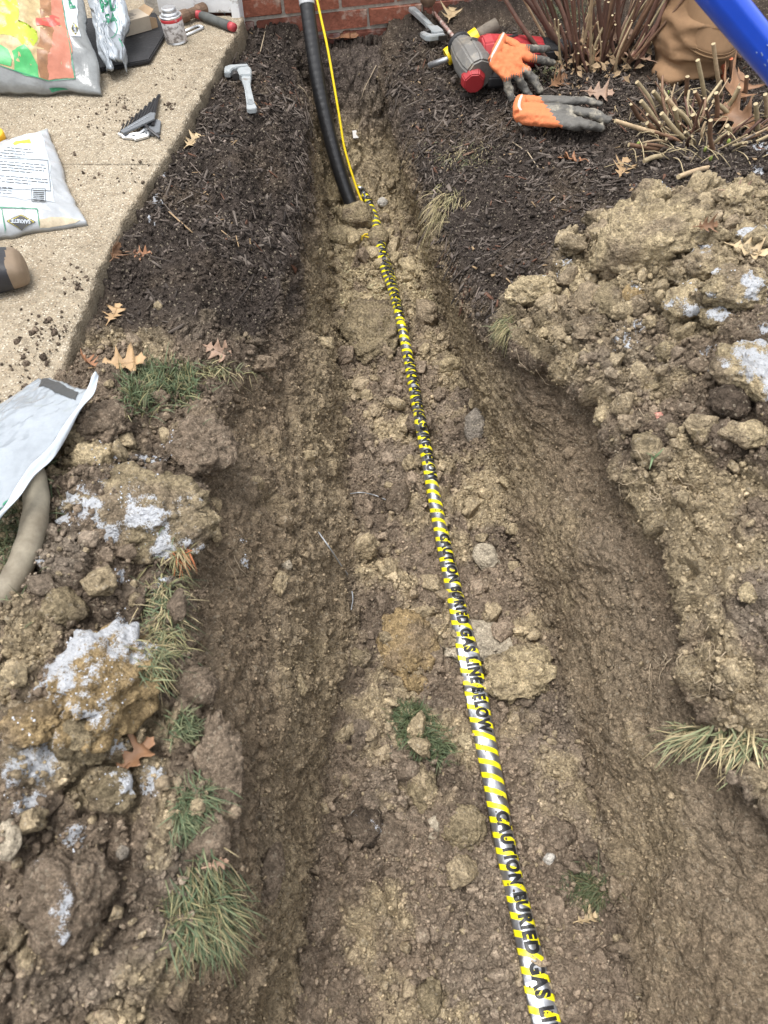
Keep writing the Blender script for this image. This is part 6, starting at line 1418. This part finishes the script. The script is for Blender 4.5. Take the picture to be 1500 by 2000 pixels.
tuft([(328, 1160, 18, 36), (318, 1220, 18, 40), (312, 1275, 16, 30)], 560, (.030, .070), [GRN2, GRN, DRY, DRY2], 'long pale grass strip along the middle of the left rim', (.1, -.5, .35), .5, .5)
tuft([(360, 1420, 12, 16)], 150, (.025, .050), [GRN, GRN2], 'small grass tuft between clods on the left rim', (0, -.2, .7), .5, .4)
tuft([(385, 1560, 16, 26), (360, 1590, 10, 18)], 220, (.030, .060), [GRN, GRN2, GRN], 'grass tuft beside the lodged clod on the left rim', (.1, -.5, .3), .5, .5)
tuft([(400, 1740, 30, 36), (370, 1790, 26, 30), (430, 1790, 18, 26)], 760, (.035, .075), [GRN, GRN2, GRN * .9, DRY2, DRY * .8], 'largest hanging grass mat at the lower left rim', (.15, -1.0, -.15), .40, .35)
tuft([(352, 1085, 7, 8)], 90, (.02, .05), [DRY, L3(.45, .16, .07), DRY2], 'dry reddish grass wisps above the pale grass strip', (.4, -.4, .4), .5, .5)
tuft([(810, 1405, 16, 14), (820, 1440, 20, 16), (850, 1465, 16, 12), (795, 1395, 12, 10)], 760, (.035, .070), [DGR * 1.1, DGR * 1.4, GRN * .8], 'dark green grass sod on the trench floor left of the tape', (.1, -.35, .7), .45, .35, .0011)
tuft([(1140, 1725, 20, 14), (1160, 1745, 14, 10)], 380, (.035, .070), [DGR, DGR * .8, DRY2 * .5], 'dark grass clump at the foot of the right wall', (.0, -.2, .4), .6, .5)
tuft([(1400, 1430, 36, 10), (1460, 1455, 24, 12), (1350, 1430, 16, 8)], 150, (.05, .10), [GRN2 * 1.3, DRY, GRN2, DRY * 1.2], 'pale wide bladed grass hanging off the lower right rim', (-.5, -.5, -.05), .35, .35, .0017)
tuft([(988, 636, 9, 10)], 170, (.025, .055), [DRY, DRY2, GRN2], 'dry grass wisp at the right rim below the flat clay lump', (-.4, -.4, .1), .5, .6, .0009)
tuft([(880, 385, 16, 10), (865, 400, 8, 14)], 110, (.06, .13), [DRY, DRY * 1.2, DRY2], 'straw coloured roots and grass hanging into the trench at right', (-.35, -.6, -.3), .35, .6, .0009)
tuft([(425, 722, 24, 8)], 90, (.03, .07), [DRY, DRY2, GRN2], 'dry grass fringe right of the thick green tuft', (.5, -.2, .2), .5, .4, .0009)
tuft([(1277, 893, 5, 6)], 7, (.04, .07), [GRN * 1.2], 'single green grass sprout on the right bank', (-.4, .3, .7), .3, .2, .0022)
tuft([(1072, 140, 12, 12)], 110, (.025, .055), [GRN2, GRN2 * 1.3, DRY], 'yellow green weed beside the glove fingers', (0, -.3, .5), .6, .6, .0013)
tuft([(905, 305, 30, 14)], 150, (.03, .07), [DRY, DRY * 1.1, GRN2], 'thin straw and weeds on the right mulch edge', (-.2, -.3, .3), .6, .5, .0007)
tuft([(1110, 30, 24, 12)], 120, (.05, .11), [GRN2, DRY2, GRN], 'loose green grass behind the bare shrub', (-.3, -.2, .6), .6, .5, .0010, cat='grass')
tuft([(20, 985, 30, 40), (10, 1060, 20, 40), (80, 920, 14, 12), (-30, 1050, 40, 60)], 1100, (.03, .07), [GRN * .8, DGR * 1.3, GRN2 * .8, DRY2 * .7], 'lawn grass under the hose at the left edge', (0, -.1, .7), .6, .5, kind='stuff', name='lawn_grass')
# --- hair roots at the broken rims
M_ROOT = mat('root', (.40, .32, .22), .8, var=.2, vscale=50)
mb = MB()
for a, b, n_ in [(1260, 950, 6), (1310, 940, 5), (1330, 1290, 6), (1370, 1250, 5), (1300, 1300, 4), (1220, 900, 4), (700, 560, 0), (1240, 790, 4), (1010, 690, 3), (430, 1110, 3), (1380, 1330, 6)]:
    for _ in range(n_):
        x_, y_ = a + rng.normal(0, 22), b + rng.normal(0, 18); pts = []; an = rng.uniform(.8, 2.6)
        for k in range(7):
            q, nn = hit(x_, y_, BVH2); pts.append(q + nn * (.002 + .004 * rng.random())); an += rng.normal(0, .45); x_ += math.cos(an) * 9; y_ += math.sin(an) * 9
        if max((pts[i + 1] - pts[i]).length for i in range(6)) < .05: mb.tube(pts, [.0009 - .0001 * k for k in range(7)], 4)
for p_ in [[(735, 130), (725, 150), (712, 175), (706, 195)], [(582, 168), (594, 178), (604, 196)], [(522, 45), (516, 75), (508, 108)], [(1000, 280), (1030, 300), (1050, 330)]]:
    mb.tube([hit(a, b, BVH2)[0] + Vector((0, -.004, .006)) for a, b in p_], .0014, 5)
tag(mb.build('hair_roots', M_ROOT, smooth=True), 'fine pale roots trailing from the broken soil edges', None, None, 'stuff')
# --- white scrap on the end wall
q, nn = hit(695, 262, BVH2); mb = MB(); mb.box((-.010, -.014, 0), (.010, .012, .004), frame(q + nn * .002, q + nn * .002 + Vector((1, .2, 0)), nn), .001)
tag(mb.build('white_chip', mat('white_scrap', (.72, .70, .66), .6), smooth=False), 'small white scrap on the soil slope below the wall', 'scrap')
# ------------------------------------------------------------------ kneeling worker (only the knee is in the picture)
M_DUCK = mat('brown_canvas', (.23, .135, .068), .85, var=.14, vscale=26, bump=.0006, bscale=700, col2=(.20, .125, .07), mscale=9, mlo=.5, mhi=.7)
M_SEAM = mat('canvas_seam', (.20, .12, .06), .85); M_CANV2 = mat('brown_canvas_patch', (.25, .15, .078), .85, var=.12, vscale=26, bump=.0006, bscale=700)
kn = hit(1335, 158)[0]; yk = kn.y + .03
pe = empty('person', loc=(kn.x, yk, kn.z)); tag(pe, 'kneeling person in brown canvas work trousers, only the knee in view', 'person')
K = lambda dx, dy, dz: Vector((kn.x + dx, yk + dy, kn.z + dz))
mb = MB()
mb.tube([K(.05, .16, .50), K(.045, .12, .36), K(.035, .07, .22), K(.032, .050, .13), K(.028, .040, .06), K(.020, .03, .0), K(.015, .025, -.03)], [.118, .114, .112, .116, .114, .092, .06], 24)
mb.ball(tuple(K(-.045, -.015, .02)), (.055, .060, .035), seg=20)
mb.tube([K(.04, .05, .075), K(.09, .24, .08), K(.12, .44, .09)], [.085, .078, .062], 20)
v, f = remesh(mb, .008, 6)
def wr(v_):
    q = v_ * np.array([.8, .8, 2.6]) + fbm(v_, 5, 2, 8)[:, None] * .05; return (1 - np.abs(fbm(q, 8, 2, 3)) * 2.4) * .014 + (1 - np.abs(fbm(q, 19, 2, 5)) * 2) * .004
ctr = np.array(K(.035, .10, .2)); dd = v - ctr; dd[:, 2] *= .2; dd /= np.linalg.norm(dd, axis=1, keepdims=True) + 1e-9
v = v + dd * wr(v)[:, None]; v[:, 2] = np.maximum(v[:, 2], kn.z - .012)
link('trouser_leg', mesh_from('trouser_leg', v, f, M_DUCK, True), pe)
# outer flap of the trouser leg with its stitched hem
V, F = [], []; nA, nB = 40, 22
for j in range(nB):
    t = j / (nB - 1)
    for i in range(nA):
        a = -2.75 + 2.6 * i / (nA - 1); s_ = math.sin(a) ; hemz = .118 - .030 * math.cos((a + 1.3) * 1.2)
        z_ = hemz + (.52 - hemz) * t; cy_ = .018 + .13 * (z_ / .5); r_ = .116 + .012 * math.sin(a * 3 + t * 4) * (1 - t * .5) + .010 * (1 - t)
        V.append(tuple(K(.045 + r_ * math.cos(a) * .98, cy_ + r_ * math.sin(a), z_)))
F = [(j * nA + i, j * nA + i + 1, (j + 1) * nA + i + 1, (j + 1) * nA + i) for j in range(nB - 1) for i in range(nA - 1)]
fl = link('outer_flap', mesh_from('outer_flap', V, F, M_CANV2, True), pe); k = fl.modifiers.new('t', 'SOLIDIFY'); k.thickness = .004
mb = MB(); mb.tube([Vector(V[i]) + Vector((0, -.002, .012)) for i in range(nA)], .0014, 5); mb.tube([Vector(V[i]) + Vector((0, -.002, .002)) for i in range(nA)], .0028, 6); mb.build('hem_stitching', M_SEAM, pe, smooth=True)
bo = MB()
for p, r_ in [(K(.13, .50, .06), (.05, .05, .055)), (K(.135, .58, .05), (.048, .09, .05)), (K(.14, .66, .035), (.046, .06, .035))]: bo.ball(tuple(p), r_, seg=16)
v2, f2 = remesh(bo, .008, 4); link('boot', mesh_from('boot', v2, f2, M_BOOTB, True), pe)
# ------------------------------------------------------------------ blue handled shovel, its blade in the ground to the right
M_BLUE = mat('blue_fibreglass', (.006, .075, .62), .28, var=.06, vscale=20, coat=.3); M_SCUF = mat('pale_scuff', (.30, .42, .62), .6); M_BLADE = mat('shovel_steel', (.16, .15, .14), .5, metal=.7, var=.3, vscale=30)
h0, h1 = atd(1412, 0, .92), atd(1500, 108, .98); hd = (h1 - h0).normalized()
gb = h0.copy()
for _ in range(400):
    gb = gb + hd * .005
    if gb.z < drop(gb.x, gb.y)[0].z + .02: break
top = h0 - hd * .22
shv = empty('shovel', loc=tuple(gb)); tag(shv, 'bright blue shovel handle slanting across the upper right corner', 'shovel')
mb = MB(); n_ = 28; V = []; Fq = []
ptsH = [top, h0, h1, gb - hd * .10]
for p in ptsH:
    a_ = Vector((0, 0, 1)); a_ = (a_ - hd * a_.dot(hd)).normalized(); b_ = hd.cross(a_)
    for k in range(n_):
        q = 2 * math.pi * k / n_; r_ = .0212 - (.0022 if abs(((q - 1.1) % math.pi) - .45) < .16 else 0); V.append(p + (a_ * math.cos(q) + b_ * math.sin(q)) * r_)
for i in range(3):
    for k in range(n_): Fq.append((i * n_ + k, i * n_ + (k + 1) % n_, (i + 1) * n_ + (k + 1) % n_, (i + 1) * n_ + k))
Fq += [tuple(reversed(range(n_))), tuple(range(3 * n_, 4 * n_))]; mb.add(V, Fq); mb.build('handle', M_BLUE, shv, smooth=True)
mb = MB()
view = (ORG - h1).normalized(); sdv = hd.cross(view).normalized(); fr_ = (view - hd * view.dot(hd)).normalized()
for k in range(14):
    t = -.035 + .05 * rng.random(); a_ = rng.uniform(-.5, .5); rad_ = (fr_ * math.cos(a_) + sdv * math.sin(a_)) * .0213; c_ = h1 + hd * t + rad_; mb.tube([c_, c_ + hd * rng.uniform(.002, .005) + sdv * rng.normal(0, .0012)], .0006, 4)
mb.build('scuff_marks', M_SCUF, shv)
mb = MB(); V = []; Fq = []; sx_ = hd.cross(Vector((0, 0, 1))).normalized(); nz_ = sx_.cross(hd)
for i in range(9):
    t = i / 8; w_ = .105 * (1 - .75 * max(0, t - .45) / .55 * max(0, t - .45) / .55)
    for k in range(7):
        a_ = (k - 3) / 3; V.append(gb + hd * (-.10 + .26 * t) + sx_ * w_ * a_ + nz_ * (.020 * a_ * a_ + .01 * t))
Fq = [(i * 7 + k, i * 7 + k + 1, (i + 1) * 7 + k + 1, (i + 1) * 7 + k) for i in range(8) for k in range(6)]
bl = link('blade', mesh_from('blade', V, Fq, M_BLADE, True), shv); k = bl.modifiers.new('t', 'SOLIDIFY'); k.thickness = .003
mb = MB(); mb.tube([gb - hd * .18, gb - hd * .06], [.0245, .022], 16); mb.build('socket', M_BLADE, shv, smooth=True)
